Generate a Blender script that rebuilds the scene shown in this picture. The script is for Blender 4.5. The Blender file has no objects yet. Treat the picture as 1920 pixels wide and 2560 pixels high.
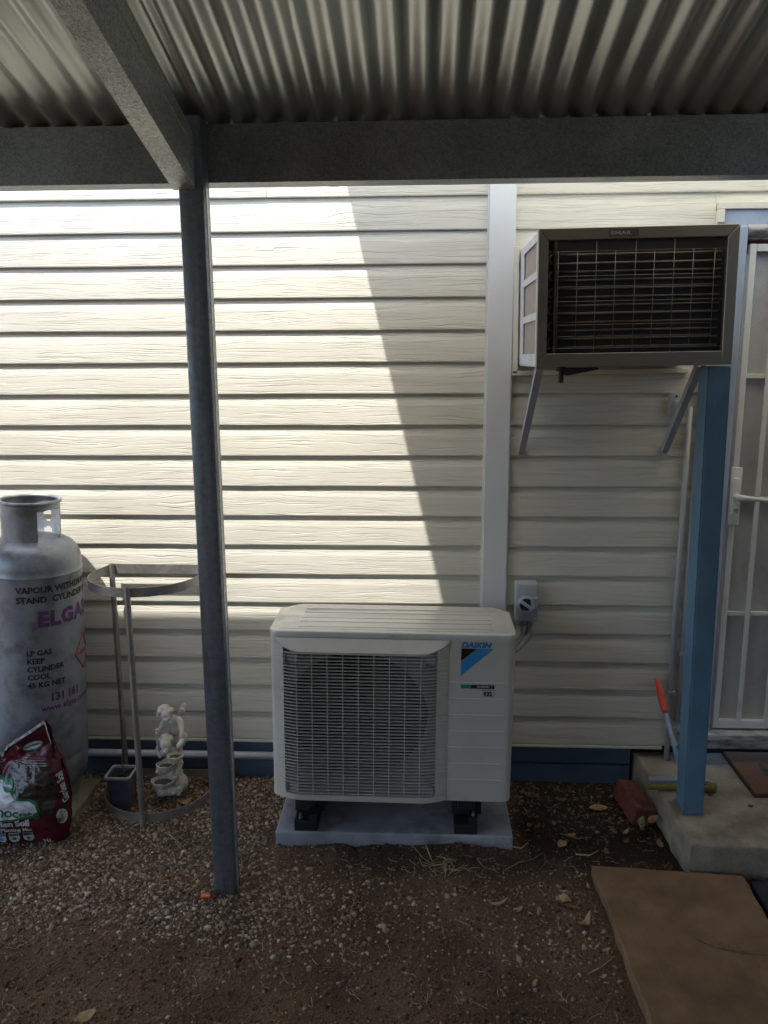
import bpy, bmesh, math, random
import numpy as np
from mathutils import Vector, Matrix, noise, Euler
from mathutils.bvhtree import BVHTree

# ------------------------------------------------------------------ camera, sky, sun, exposure
scene = bpy.context.scene
COL = scene.collection
cam_d = bpy.data.cameras.new('camera')
cam = bpy.data.objects.new('camera', cam_d)
COL.objects.link(cam)
cam_d.sensor_fit = 'VERTICAL'
cam_d.sensor_height = 24.0
cam_d.lens = 24.0 * 1986.8 / 2560.0
cam_d.clip_start = 0.05
cam_d.clip_end = 2000
R_ = Vector((0.99892, 0.04625, -0.00461)); D_ = Vector((0.00429, -0.19035, -0.98171)); F_ = Vector((-0.04628, 0.98063, -0.19034))
cam.matrix_world = Matrix(((R_.x, -D_.x, -F_.x, 0.0), (R_.y, -D_.y, -F_.y, -3.1858), (R_.z, -D_.z, -F_.z, 1.811), (0, 0, 0, 1)))
scene.camera = cam

SUN = Vector((0.647, 1.0, -2.8)).normalized()
el = math.asin(-SUN.z)
az = math.atan2(-SUN.x, -SUN.y)
world = bpy.data.worlds.new('World')
scene.world = world
world.use_nodes = True
wn = world.node_tree.nodes
sky = wn.new('ShaderNodeTexSky')
sky.sky_type = 'NISHITA'
sky.sun_disc = False
sky.sun_elevation = el
sky.sun_rotation = az
sky.air_density = 1.0
sky.dust_density = 1.5
wn['Background'].inputs[1].default_value = 0.14
world.node_tree.links.new(sky.outputs[0], wn['Background'].inputs[0])

sun_d = bpy.data.lights.new('sun', 'SUN')
sun_d.energy = 2.2
sun_d.angle = math.radians(0.5)
sun_d.color = (1.0, 0.975, 0.935)
sun = bpy.data.objects.new('sun', sun_d)
COL.objects.link(sun)
sun.rotation_euler = SUN.to_track_quat('-Z', 'Y').to_euler()
sun.location = (-3, -5, 12)

scene.view_settings.view_transform = 'Standard'
scene.view_settings.look = 'None'
scene.view_settings.gamma = 1.0
scene.view_settings.use_curve_mapping = False
scene.view_settings.exposure = 1.66
scene.render.engine = 'CYCLES'
scene.cycles.max_bounces = 10
scene.cycles.diffuse_bounces = 6
scene.cycles.use_denoising = True

random.seed(4)
rng = np.random.default_rng(7)

# ------------------------------------------------------------------ materials
MATS = {}
def M(name, c, rough=0.6, metal=0.0, var=0.08, vs=6.0, dirt=None, damt=0.5, ds=4.0, dlo=0.5, bump=0.0, bs=150.0,
      st=(1, 1, 1), spec=0.5, rv=0.0):
    m = bpy.data.materials.new(name)
    m.use_nodes = True
    nt = m.node_tree; N = nt.nodes; Lk = nt.links
    b = N['Principled BSDF']
    b.inputs['Roughness'].default_value = rough
    b.inputs['Metallic'].default_value = metal
    b.inputs['Specular IOR Level'].default_value = spec
    geo = N.new('ShaderNodeNewGeometry')
    mp = N.new('ShaderNodeMapping')
    mp.inputs['Scale'].default_value = st
    Lk.new(geo.outputs['Position'], mp.inputs[0])
    n1 = N.new('ShaderNodeTexNoise'); n1.inputs['Scale'].default_value = vs; n1.inputs['Detail'].default_value = 6
    Lk.new(mp.outputs[0], n1.inputs['Vector'])
    r1 = N.new('ShaderNodeValToRGB')
    r1.color_ramp.elements[0].position = 0.3; r1.color_ramp.elements[1].position = 0.7
    r1.color_ramp.elements[0].color = [max(0, x * (1 - var)) for x in c] + [1]
    r1.color_ramp.elements[1].color = [min(1, x * (1 + var)) for x in c] + [1]
    Lk.new(n1.outputs['Fac'], r1.inputs[0])
    out = r1.outputs[0]
    if dirt is not None:
        n2 = N.new('ShaderNodeTexNoise'); n2.inputs['Scale'].default_value = ds; n2.inputs['Detail'].default_value = 9
        n2.inputs['Roughness'].default_value = 0.65
        Lk.new(mp.outputs[0], n2.inputs['Vector'])
        r2 = N.new('ShaderNodeValToRGB')
        r2.color_ramp.elements[0].position = dlo; r2.color_ramp.elements[1].position = min(1, dlo + 0.2)
        r2.color_ramp.elements[0].color = (0, 0, 0, 1); r2.color_ramp.elements[1].color = (damt, damt, damt, 1)
        Lk.new(n2.outputs['Fac'], r2.inputs[0])
        mx = N.new('ShaderNodeMix'); mx.data_type = 'RGBA'
        Lk.new(r2.outputs[0], mx.inputs['Factor']); Lk.new(out, mx.inputs[6]); mx.inputs[7].default_value = list(dirt) + [1]
        out = mx.outputs[2]
    Lk.new(out, b.inputs['Base Color'])
    if rv:
        mr = N.new('ShaderNodeMapRange')
        mr.inputs['To Min'].default_value = rough - rv; mr.inputs['To Max'].default_value = rough + rv
        Lk.new(n1.outputs['Fac'], mr.inputs[0]); Lk.new(mr.outputs[0], b.inputs['Roughness'])
    if bump:
        n3 = N.new('ShaderNodeTexNoise'); n3.inputs['Scale'].default_value = bs; n3.inputs['Detail'].default_value = 4
        Lk.new(mp.outputs[0], n3.inputs['Vector'])
        bp = N.new('ShaderNodeBump'); bp.inputs['Strength'].default_value = bump; bp.inputs['Distance'].default_value = 0.01
        Lk.new(n3.outputs['Fac'], bp.inputs['Height']); Lk.new(bp.outputs[0], b.inputs['Normal'])
    MATS[name] = m
    return m

def galv(name, c, rough, metal, scale, amt, st=(1, 1, 1)):
    """spangled galvanised steel"""
    m = M(name, c, rough, metal, var=0.16, vs=5, st=st, dirt=[x * .45 for x in c], damt=.55, ds=3.5, dlo=.55)
    nt = m.node_tree; N = nt.nodes; Lk = nt.links
    b = N['Principled BSDF']
    geo = N.new('ShaderNodeNewGeometry')
    v = N.new('ShaderNodeTexVoronoi'); v.inputs['Scale'].default_value = scale
    nz = N.new('ShaderNodeTexNoise'); nz.inputs['Scale'].default_value = scale * 0.6; nz.inputs['Detail'].default_value = 3
    Lk.new(geo.outputs['Position'], nz.inputs['Vector'])
    add = N.new('ShaderNodeMix'); add.data_type = 'RGBA'; add.inputs['Factor'].default_value = 0.02
    Lk.new(geo.outputs['Position'], add.inputs[6]); Lk.new(nz.outputs['Color'], add.inputs[7])
    Lk.new(add.outputs[2], v.inputs['Vector'])
    sep = N.new('ShaderNodeSeparateColor'); Lk.new(v.outputs['Color'], sep.inputs[0])
    mr = N.new('ShaderNodeMapRange'); mr.inputs['To Min'].default_value = 1 - amt; mr.inputs['To Max'].default_value = 1 + amt
    Lk.new(sep.outputs[0], mr.inputs[0])
    src = b.inputs['Base Color'].links[0].from_socket
    mul = N.new('ShaderNodeVectorMath'); mul.operation = 'SCALE'
    Lk.new(src, mul.inputs[0]); Lk.new(mr.outputs[0], mul.inputs['Scale'])
    Lk.new(mul.outputs[0], b.inputs['Base Color'])
    mr2 = N.new('ShaderNodeMapRange'); mr2.inputs['To Min'].default_value = max(.05, rough - .12); mr2.inputs['To Max'].default_value = rough + .12
    Lk.new(sep.outputs[1], mr2.inputs[0]); Lk.new(mr2.outputs[0], b.inputs['Roughness'])
    return m

def siding_mat():
    m = M('siding_vinyl', (0.60, 0.57, 0.475), 0.5, 0, var=0.035, vs=3, dirt=(0.45, 0.36, 0.22), damt=0.13, ds=2.2, dlo=0.56, spec=0.35)
    nt = m.node_tree; N = nt.nodes; Lk = nt.links
    b = N['Principled BSDF']
    geo = N.new('ShaderNodeNewGeometry')
    w = N.new('ShaderNodeMapping'); w.inputs['Scale'].default_value = (2.6, 1, 11)
    Lk.new(geo.outputs['Position'], w.inputs[0])
    wn_ = N.new('ShaderNodeTexNoise'); wn_.inputs['Scale'].default_value = 1.0; wn_.inputs['Detail'].default_value = 3
    Lk.new(w.outputs[0], wn_.inputs['Vector'])
    sx = N.new('ShaderNodeSeparateXYZ'); Lk.new(geo.outputs['Position'], sx.inputs[0])
    ml = N.new('ShaderNodeMath'); ml.operation = 'MULTIPLY'; ml.inputs[1].default_value = 0.06
    Lk.new(wn_.outputs['Fac'], ml.inputs[0])
    ad = N.new('ShaderNodeMath'); ad.operation = 'ADD'; Lk.new(sx.outputs['Z'], ad.inputs[0]); Lk.new(ml.outputs[0], ad.inputs[1])
    cb = N.new('ShaderNodeCombineXYZ')
    mlx = N.new('ShaderNodeMath'); mlx.operation = 'MULTIPLY'; mlx.inputs[1].default_value = 2.5
    Lk.new(sx.outputs['X'], mlx.inputs[0]); Lk.new(mlx.outputs[0], cb.inputs[0])
    mlz = N.new('ShaderNodeMath'); mlz.operation = 'MULTIPLY'; mlz.inputs[1].default_value = 270
    Lk.new(ad.outputs[0], mlz.inputs[0]); Lk.new(mlz.outputs[0], cb.inputs[2])
    g = N.new('ShaderNodeTexNoise'); g.inputs['Scale'].default_value = 1.0; g.inputs['Detail'].default_value = 1.5
    Lk.new(cb.outputs[0], g.inputs['Vector'])
    rp = N.new('ShaderNodeValToRGB')
    rp.color_ramp.elements[0].position = 0.36; rp.color_ramp.elements[1].position = 0.45
    rp.color_ramp.elements[0].color = (0, 0, 0, 1); rp.color_ramp.elements[1].color = (1, 1, 1, 1)
    Lk.new(g.outputs['Fac'], rp.inputs[0])
    bp = N.new('ShaderNodeBump'); bp.inputs['Strength'].default_value = 0.8; bp.inputs['Distance'].default_value = 0.0018
    Lk.new(rp.outputs[0], bp.inputs['Height']); Lk.new(bp.outputs[0], b.inputs['Normal'])
    return m

def attr_mat(name, rough, bump=0.0, bs=300):
    m = M(name, (0.5, 0.5, 0.5), rough, bump=bump, bs=bs, spec=0.3)
    nt = m.node_tree; N = nt.nodes; Lk = nt.links
    a = N.new('ShaderNodeAttribute'); a.attribute_name = 'Col'
    Lk.new(a.outputs['Color'], N['Principled BSDF'].inputs['Base Color'])
    return m

siding_mat()
M('trim_white', (0.66, 0.665, 0.64), 0.35, var=0.03)
M('cream_trim', (0.68, 0.64, 0.52), 0.45, var=0.05, dirt=(.35, .3, .2), damt=.25, ds=9)
M('wall_dark', (0.03, 0.03, 0.03), 0.9)
M('blue_board', (0.075, 0.115, 0.165), 0.6, var=0.15, dirt=(.1, .09, .08), damt=.5, ds=6, bump=.15, bs=60)
M('blue_paint', (0.10, 0.19, 0.265), 0.5, var=0.16, vs=9, dirt=(0.05, 0.06, 0.07), damt=.8, ds=18, dlo=.6, bump=.3, bs=45, st=(1, 1, .5))
M('grey_blue_paint', (0.33, 0.38, 0.46), 0.5, var=0.12, vs=12, dirt=(.14, .12, .11), damt=.6, ds=13, dlo=.6, bump=.3, bs=70, st=(1, 1, .3))
M('weathered_paint', (0.40, 0.40, 0.40), 0.7, var=0.2, vs=14, dirt=(.10, .07, .05), damt=.95, ds=22, dlo=.46, bump=.5, bs=60, st=(.4, 1, 1))
M('dark_wood', (0.10, 0.05, 0.03), 0.6, var=.3, vs=12, st=(.2, 1, 1))
galv('galv_beam', (0.215, 0.245, 0.245), 0.45, 0.7, 330, 0.36)
galv('galv_rafter', (0.46, 0.475, 0.465), 0.42, 0.6, 300, 0.5)
galv('galv_post', (0.205, 0.24, 0.275), 0.42, 0.7, 90, 0.12, st=(8, 8, .5))
galv('stand_steel', (0.33, 0.32, 0.30), 0.45, 0.6, 60, 0.12)
M('roof_zinc', (0.56, 0.60, 0.575), 0.33, 0.75, var=0.18, vs=3.5, dirt=(.24, .20, .14), damt=.55, ds=4.5, dlo=.57, st=(1, .35, 1), rv=.08)
M('gutter_paint', (0.35, 0.38, 0.42), 0.5)
M('unit_ivory', (0.565, 0.535, 0.46), 0.42, var=0.04, vs=4, bump=.06, bs=700, dirt=(.3, .26, .2), damt=.28, ds=5, dlo=.55)
M('unit_lid', (0.60, 0.585, 0.53), 0.14, spec=.8, var=0.04, vs=4, rv=.05, dirt=(.3, .26, .2), damt=.3, ds=5, dlo=.55)
M('unit_shroud', (0.22, 0.225, 0.22), 0.45, var=.05)
M('fan_dark', (0.02, 0.022, 0.025), 0.45)
M('coil_dark', (0.012, 0.013, 0.015), 0.6)
M('coil_grime', (0.07, 0.062, 0.052), 0.8, var=.3, vs=30)
M('rubber_black', (0.015, 0.015, 0.017), 0.55, bump=.1, bs=200)
M('bolt_steel', (0.55, 0.55, 0.55), 0.3, 0.9)
M('pad_concrete', (0.31, 0.325, 0.345), 0.8, var=0.22, vs=11, dirt=(.12, .10, .085), damt=.75, ds=8, dlo=.53, bump=.35, bs=150)
M('step_concrete', (0.26, 0.225, 0.17), 0.88, var=0.25, vs=9, dirt=(.11, .075, .045), damt=.8, ds=5, dlo=.48, bump=.6, bs=110)
M('paver_dirt', (0.20, 0.118, 0.058), 0.9, var=0.2, vs=8, dirt=(.11, .062, .032), damt=.8, ds=4.5, dlo=.48, bump=.6, bs=120)
M('logo_blue', (0.03, 0.27, 0.55), 0.4, var=.02)
M('logo_text_blue', (0.02, 0.2, 0.46), 0.4, var=.02)
M('print_black', (0.008, 0.009, 0.012), 0.45)
M('print_green', (0.01, 0.25, 0.16), 0.4)
M('print_white', (0.7, 0.7, 0.7), 0.45)
M('cyl_grey', (0.30, 0.325, 0.36), 0.40, 0.35, var=0.10, vs=8, dirt=(.13, .13, .115), damt=.85, ds=10, dlo=.47, bump=.12, bs=250, rv=.1)
M('stencil_black', (0.02, 0.02, 0.025), 0.6, var=.4, vs=60)
M('stencil_purple', (0.13, 0.035, 0.17), 0.6, var=.3, vs=60)
M('stencil_red', (0.36, 0.03, 0.03), 0.6, var=.3, vs=60)
M('red_plastic', (0.60, 0.03, 0.03), 0.35)
M('maroon_plastic', (0.085, 0.008, 0.018), 0.24, var=.2, vs=10, bump=.25, bs=45)
M('bag_white', (0.52, 0.53, 0.55), 0.28, var=.05)
M('bag_green', (0.015, 0.13, 0.06), 0.3, var=.05)
M('bag_blue', (0.03, 0.2, 0.5), 0.3)
M('bag_window', (0.035, 0.027, 0.02), 0.16, var=.6, vs=60, bump=.3, bs=40)
M('statue_stone', (0.66, 0.62, 0.53), 0.75, var=0.10, vs=25, dirt=(.24, .21, .16), damt=.55, ds=18, dlo=.52, bump=.2, bs=400)
M('water_brown', (0.15, 0.115, 0.06), 0.12)
M('pot_plastic', (0.075, 0.09, 0.125), 0.3, var=.3, vs=20)
M('pot_rim', (0.40, 0.43, 0.48), 0.3)
M('pot_label', (0.35, 0.09, 0.02), 0.4, var=.5, vs=60)
M('potting_soil', (0.035, 0.025, 0.018), 0.95, var=.5, vs=150, bump=.8, bs=150)
M('pvc_grey', (0.36, 0.37, 0.37), 0.4, var=.04)
M('pvc_white', (0.50, 0.53, 0.60), 0.35, var=.05, dirt=(.2, .2, .2), damt=.4, ds=8)
M('switch_grey', (0.35, 0.365, 0.375), 0.38, var=.02)
M('switch_dark', (0.05, 0.06, 0.07), 0.25)
M('conduit_beige', (0.20, 0.20, 0.175), 0.5)
M('ac_stainless', (0.30, 0.275, 0.235), 0.34, 0.8, var=.10, vs=7, dirt=(.10, .07, .04), damt=.55, ds=7, dlo=.55, st=(.3, 1, 1))
M('ac_side_white', (0.62, 0.64, 0.66), 0.5, var=.08, vs=14, dirt=(.25, .22, .2), damt=.6, ds=16, dlo=.58, st=(1, 1, .4))
M('ac_mesh_tan', (0.36, 0.31, 0.27), 0.7, var=.1, vs=40)
M('ac_wire', (0.27, 0.24, 0.20), 0.4, 0.7, var=.2, vs=30)
M('ac_tube', (0.15, 0.125, 0.095), 0.4, 0.6, var=.3, vs=14)
M('bracket_grey', (0.30, 0.32, 0.36), 0.45, var=.08)
M('door_white', (0.64, 0.64, 0.60), 0.35, var=.05, dirt=(.3, .27, .22), damt=.3, ds=9, dlo=.55)
M('brick_red', (0.14, 0.038, 0.026), 0.9, var=.25, vs=40, dirt=(.05, .03, .02), damt=.6, ds=14, bump=.6, bs=150)
M('mat_coir', (0.18, 0.072, 0.03), 0.95, var=.35, vs=220, bump=1.0, bs=500)
M('mat_edge', (0.02, 0.02, 0.022), 0.9, bump=.5, bs=300)
M('mop_yellow', (0.17, 0.15, 0.03), 0.8, var=.3, vs=120, bump=.6, bs=300)
M('mop_blue', (0.18, 0.22, 0.29), 0.4)
M('mop_red', (0.62, 0.06, 0.03), 0.35, var=.06)
M('mop_pole', (0.22, 0.29, 0.38), 0.35)
M('leaf_tan', (0.36, 0.24, 0.13), 0.75, var=.25, vs=60)
M('leaf_brown', (0.18, 0.08, 0.04), 0.75, var=.3, vs=60)
M('leaf_green', (0.25, 0.28, 0.17), 0.7, var=.25, vs=60)
M('twig_brown', (0.16, 0.11, 0.075), 0.85, var=.3, vs=80)
M('straw', (0.36, 0.28, 0.16), 0.8, var=.3, vs=80)
M('orange_plastic', (0.75, 0.14, 0.03), 0.4)
M('grass_green', (0.06, 0.09, 0.025), 0.7, var=.3, vs=40)
M('shed_green', (0.16, 0.165, 0.15), 0.5)
M('fence_timber', (0.13, 0.10, 0.075), 0.9, var=.3, vs=3, st=(6, 6, .5))
attr_mat('pebble_mat', 0.75, .15, 400)
attr_mat('crumb_mat', 0.95)

def mesh_screen():
    m = M('door_mesh', (0.58, 0.575, 0.55), 0.5, 0.4, var=.14, vs=3, dirt=(.34, .26, .22), damt=.5, ds=4, dlo=.5)
    nt = m.node_tree; N = nt.nodes; Lk = nt.links
    geo = N.new('ShaderNodeNewGeometry')
    mp = N.new('ShaderNodeMapping'); mp.inputs['Rotation'].default_value = (0, 0.6, 0)
    Lk.new(geo.outputs['Position'], mp.inputs[0])
    w1 = N.new('ShaderNodeTexWave'); w1.bands_direction = 'X'; w1.inputs['Scale'].default_value = 48
    w2 = N.new('ShaderNodeTexWave'); w2.bands_direction = 'Z'; w2.inputs['Scale'].default_value = 48
    Lk.new(mp.outputs[0], w1.inputs['Vector']); Lk.new(mp.outputs[0], w2.inputs['Vector'])
    mx = N.new('ShaderNodeMath'); mx.operation = 'MULTIPLY'
    Lk.new(w1.outputs['Fac'], mx.inputs[0]); Lk.new(w2.outputs['Fac'], mx.inputs[1])
    gt = N.new('ShaderNodeMath'); gt.operation = 'GREATER_THAN'; gt.inputs[1].default_value = 0.66
    Lk.new(mx.outputs[0], gt.inputs[0])
    tr = N.new('ShaderNodeBsdfTransparent')
    ms = N.new('ShaderNodeMixShader')
    Lk.new(gt.outputs[0], ms.inputs[0]); Lk.new(N['Principled BSDF'].outputs[0], ms.inputs[1]); Lk.new(tr.outputs[0], ms.inputs[2])
    Lk.new(ms.outputs[0], N['Material Output'].inputs[0])
mesh_screen()

def fibreglass():
    m = M('fibreglass', (0.8, 0.72, 0.55), 0.4)
    nt = m.node_tree; N = nt.nodes; Lk = nt.links
    t = N.new('ShaderNodeBsdfTranslucent'); t.inputs[0].default_value = (0.95, 0.82, 0.56, 1)
    ms = N.new('ShaderNodeMixShader'); ms.inputs[0].default_value = 0.88
    Lk.new(N['Principled BSDF'].outputs[0], ms.inputs[1]); Lk.new(t.outputs[0], ms.inputs[2])
    Lk.new(ms.outputs[0], N['Material Output'].inputs[0])
fibreglass()
def ground_mat():
    m = M('ground_dirt', (0.125, 0.077, 0.046), 0.95, var=0.35, vs=2.6, dirt=(0.18, 0.117, 0.07), damt=.7, ds=5, dlo=.5, spec=0.2)
    nt = m.node_tree; N = nt.nodes; Lk = nt.links
    b = N['Principled BSDF']
    geo = N.new('ShaderNodeNewGeometry')
    a = N.new('ShaderNodeTexNoise'); a.inputs['Scale'].default_value = 38; a.inputs['Detail'].default_value = 8; a.inputs['Roughness'].default_value = .7
    v = N.new('ShaderNodeTexVoronoi'); v.inputs['Scale'].default_value = 140
    Lk.new(geo.outputs['Position'], a.inputs['Vector']); Lk.new(geo.outputs['Position'], v.inputs['Vector'])
    ad = N.new('ShaderNodeMath'); ad.operation = 'MULTIPLY_ADD'; ad.inputs[1].default_value = -0.35
    Lk.new(v.outputs['Distance'], ad.inputs[0]); Lk.new(a.outputs['Fac'], ad.inputs[2])
    bp = N.new('ShaderNodeBump'); bp.inputs['Strength'].default_value = 0.9; bp.inputs['Distance'].default_value = 0.012
    Lk.new(ad.outputs[0], bp.inputs['Height']); Lk.new(bp.outputs[0], b.inputs['Normal'])
    n = N.new('ShaderNodeTexNoise'); n.inputs['Scale'].default_value = 170; n.inputs['Detail'].default_value = 3
    Lk.new(geo.outputs['Position'], n.inputs['Vector'])
    mr = N.new('ShaderNodeMapRange'); mr.inputs['From Min'].default_value = .3; mr.inputs['From Max'].default_value = .7
    mr.inputs['To Min'].default_value = .6; mr.inputs['To Max'].default_value = 1.4
    Lk.new(n.outputs['Fac'], mr.inputs[0])
    src = b.inputs['Base Color'].links[0].from_socket
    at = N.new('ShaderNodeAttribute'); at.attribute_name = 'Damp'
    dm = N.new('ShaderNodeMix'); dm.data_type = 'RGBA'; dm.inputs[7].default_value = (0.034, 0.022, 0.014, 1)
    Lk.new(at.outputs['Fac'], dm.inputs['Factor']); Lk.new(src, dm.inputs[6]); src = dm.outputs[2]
    sc = N.new('ShaderNodeVectorMath'); sc.operation = 'SCALE'
    Lk.new(src, sc.inputs[0]); Lk.new(mr.outputs[0], sc.inputs['Scale']); Lk.new(sc.outputs[0], b.inputs['Base Color'])
ground_mat()

# ------------------------------------------------------------------ geometry helpers
ORG = {}
class G:
    def __init__(s): s.bm = bmesh.new()
    def _xf(s, vs, mtx):
        if mtx is not None:
            for v in vs: v.co = mtx @ v.co
    def box(s, lo, hi, bev=0.0, seg=2, mtx=None):
        t = bmesh.new()
        bmesh.ops.create_cube(t, size=1)
        c = [(a + b) / 2 for a, b in zip(lo, hi)]; d = [abs(b - a) for a, b in zip(lo, hi)]
        for v in t.verts: v.co = Vector((v.co[k] * d[k] + c[k] for k in range(3)))
        if bev: bmesh.ops.bevel(t, geom=t.edges[:], offset=bev, segments=seg, profile=.5, affect='EDGES')
        return s._merge(t, mtx)
    def prism(s, poly, axis, a, b, bev=0.0, seg=2, mtx=None):
        t = bmesh.new()
        def P(u, v, w): return {'x': (w, u, v), 'y': (u, w, v), 'z': (u, v, w)}[axis]
        A = [t.verts.new(P(u, v, a)) for u, v in poly]; B = [t.verts.new(P(u, v, b)) for u, v in poly]
        t.faces.new(A); t.faces.new(B[::-1])
        n = len(poly)
        for i in range(n): t.faces.new((A[i], B[i], B[(i + 1) % n], A[(i + 1) % n]))
        bmesh.ops.recalc_face_normals(t, faces=t.faces[:])
        if bev: bmesh.ops.bevel(t, geom=t.edges[:], offset=bev, segments=seg, profile=.5, affect='EDGES')
        return s._merge(t, mtx)
    def tube(s, pts, r, n=10, cap=True, mtx=None, closed=False):
        t = bmesh.new(); pts = [Vector(p) for p in pts]; rings = []
        up = None
        m = len(pts)
        for i, p in enumerate(pts):
            if closed: d = (pts[(i + 1) % m] - pts[i - 1])
            else: d = (pts[min(i + 1, m - 1)] - pts[max(i - 1, 0)])
            d.normalize()
            if up is None or abs(up.dot(d)) > .95: up = Vector((0, 0, 1)) if abs(d.z) < .9 else Vector((0, 1, 0))
            x = d.cross(up).normalized(); y = x.cross(d).normalized(); up = y
            rr = r[i] if isinstance(r, (list, tuple)) else r
            rings.append([t.verts.new(p + x * math.cos(k * 2 * math.pi / n) * rr + y * math.sin(k * 2 * math.pi / n) * rr) for k in range(n)])
        R = range(m if closed else m - 1)
        for i in R:
            a, b = rings[i], rings[(i + 1) % m]
            for k in range(n): t.faces.new((a[k], a[(k + 1) % n], b[(k + 1) % n], b[k]))
        if cap and not closed: t.faces.new(rings[0][::-1]); t.faces.new(rings[-1])
        bmesh.ops.recalc_face_normals(t, faces=t.faces[:])
        return s._merge(t, mtx)
    def lathe(s, prof, c=(0, 0, 0), n=32, mtx=None, close=False):
        t = bmesh.new(); rings = []
        for r, z in prof:
            rings.append([t.verts.new((c[0] + max(r, 1e-4) * math.cos(k * 2 * math.pi / n), c[1] + max(r, 1e-4) * math.sin(k * 2 * math.pi / n), c[2] + z)) for k in range(n)])
        m = len(rings)
        for i in range(m if close else m - 1):
            a, b = rings[i], rings[(i + 1) % m]
            for k in range(n): t.faces.new((a[k], a[(k + 1) % n], b[(k + 1) % n], b[k]))
        bmesh.ops.recalc_face_normals(t, faces=t.faces[:])
        return s._merge(t, mtx)
    def ball(s, c, r, sub=2, rot=None):
        t = bmesh.new()
        bmesh.ops.create_icosphere(t, subdivisions=sub, radius=1)
        r = r if isinstance(r, (tuple, list)) else (r, r, r)
        rm = Euler(rot).to_matrix() if rot else Matrix.Identity(3)
        for v in t.verts: v.co = rm @ Vector((v.co.x * r[0], v.co.y * r[1], v.co.z * r[2])) + Vector(c)
        return s._merge(t, None)
    def band(s, pts, h, th, closed=False):
        """flat strip standing on edge along pts (bottom centre line)"""
        t = bmesh.new(); pts = [Vector(p) for p in pts]; m = len(pts); rings = []
        for i, p in enumerate(pts):
            if closed: d = pts[(i + 1) % m] - pts[i - 1]
            else: d = pts[min(i + 1, m - 1)] - pts[max(i - 1, 0)]
            nrm = Vector((d.y, -d.x, 0)).normalized() * th / 2
            z = Vector((0, 0, h))
            rings.append([t.verts.new(q) for q in (p - nrm, p + nrm, p + nrm + z, p - nrm + z)])
        for i in range(m if closed else m - 1):
            a, b = rings[i], rings[(i + 1) % m]
            for k in range(4): t.faces.new((a[k], a[(k + 1) % 4], b[(k + 1) % 4], b[k]))
        if not closed: t.faces.new(rings[0][::-1]); t.faces.new(rings[-1])
        bmesh.ops.recalc_face_normals(t, faces=t.faces[:])
        return s._merge(t, None)
    def raw(s, verts, faces):
        vs = [s.bm.verts.new(v) for v in verts]
        for f in faces:
            try: s.bm.faces.new([vs[i] for i in f])
            except ValueError: pass
        return s
    def _merge(s, t, mtx):
        s._xf(t.verts, mtx)
        me = bpy.data.meshes.new('tmp'); t.to_mesh(me); t.free()
        s.bm.from_mesh(me); bpy.data.meshes.remove(me)
        return s

def link(o, parent, org):
    COL.objects.link(o)
    if parent is not None: o.parent = parent
    ORG[o.name] = org
    return o

def obj(name, g, mat, parent=None, smooth=False, loc=None):
    """one mesh object; vertices are in world coordinates (or relative to loc)"""
    me = bpy.data.meshes.new(name)
    if isinstance(g, G):
        g.bm.to_mesh(me); g.bm.free()
    elif isinstance(g, bpy.types.Mesh): me = g
    else: me.from_pydata(g[0], [], g[1])
    base = ORG[parent.name] if parent is not None else Vector((0, 0, 0))
    if not isinstance(g, bpy.types.Mesh):
        if loc is None and parent is not None: me.transform(Matrix.Translation(-base))
        me.materials.append(MATS[mat])
        if smooth:
            try: me.shade_smooth()
            except Exception: pass
            if smooth is not True: me.set_sharp_from_angle(angle=math.radians(smooth))
        me.update()
    o = bpy.data.objects.new(name, me)
    if loc is not None: o.location = Vector(loc) - base
    return link(o, parent, base if loc is None else Vector(loc))

def tag(o, label, cat, group=None):
    o['label'] = label; o['category'] = cat
    if group: o['group'] = group
    return o
def struct(o):
    o['kind'] = 'structure'; return o
def thing(name, loc, label, cat, group=None):
    o = bpy.data.objects.new(name, None); o.location = loc; o.empty_display_size = .1
    link(o, None, Vector(loc))
    return tag(o, label, cat, group)

def text_mesh(body, size, bold=0.0, shear=0.0, sx=1.0, align='LEFT', spacing=1.0, res=3, ext=0.0):
    c = bpy.data.curves.new('txt', 'FONT')
    c.body = body; c.size = size; c.offset = bold; c.shear = shear; c.align_x = align; c.space_character = spacing
    c.resolution_u = res; c.extrude = ext
    o = bpy.data.objects.new('txt', c); COL.objects.link(o)
    bpy.context.view_layer.update()
    me = bpy.data.meshes.new_from_object(o.evaluated_get(bpy.context.evaluated_depsgraph_get()))
    V = [(v.co.x * sx, v.co.y, v.co.z) for v in me.vertices]; F = [tuple(p.vertices) for p in me.polygons]
    bpy.data.objects.remove(o); bpy.data.curves.remove(c); bpy.data.meshes.remove(me)
    return V, F

def flat_text(name, body, x, y, z, size, mat, parent, th=0.0008, **k):
    """lettering on a wall-facing plane (reads from -y)"""
    V, F = text_mesh(body, size, ext=th / 2, **k)
    return obj(name, ([(x + a, y - c, z + b) for a, b, c in V], F), mat, parent)

def poly_grid(poly, step):
    """triangulated, subdivided flat polygon (2-D) for draping"""
    t = bmesh.new(); t.faces.new([t.verts.new((a, b, 0)) for a, b in poly])
    bmesh.ops.triangulate(t, faces=t.faces[:])
    for _ in range(5):
        e = [e for e in t.edges if e.calc_length() > step]
        if not e: break
        bmesh.ops.subdivide_edges(t, edges=e, cuts=1)
        bmesh.ops.triangulate(t, faces=t.faces[:])
    t.verts.index_update()
    r = [tuple(v.co) for v in t.verts], [tuple(v.index for v in f.verts) for f in t.faces]
    t.free(); return r

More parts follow.
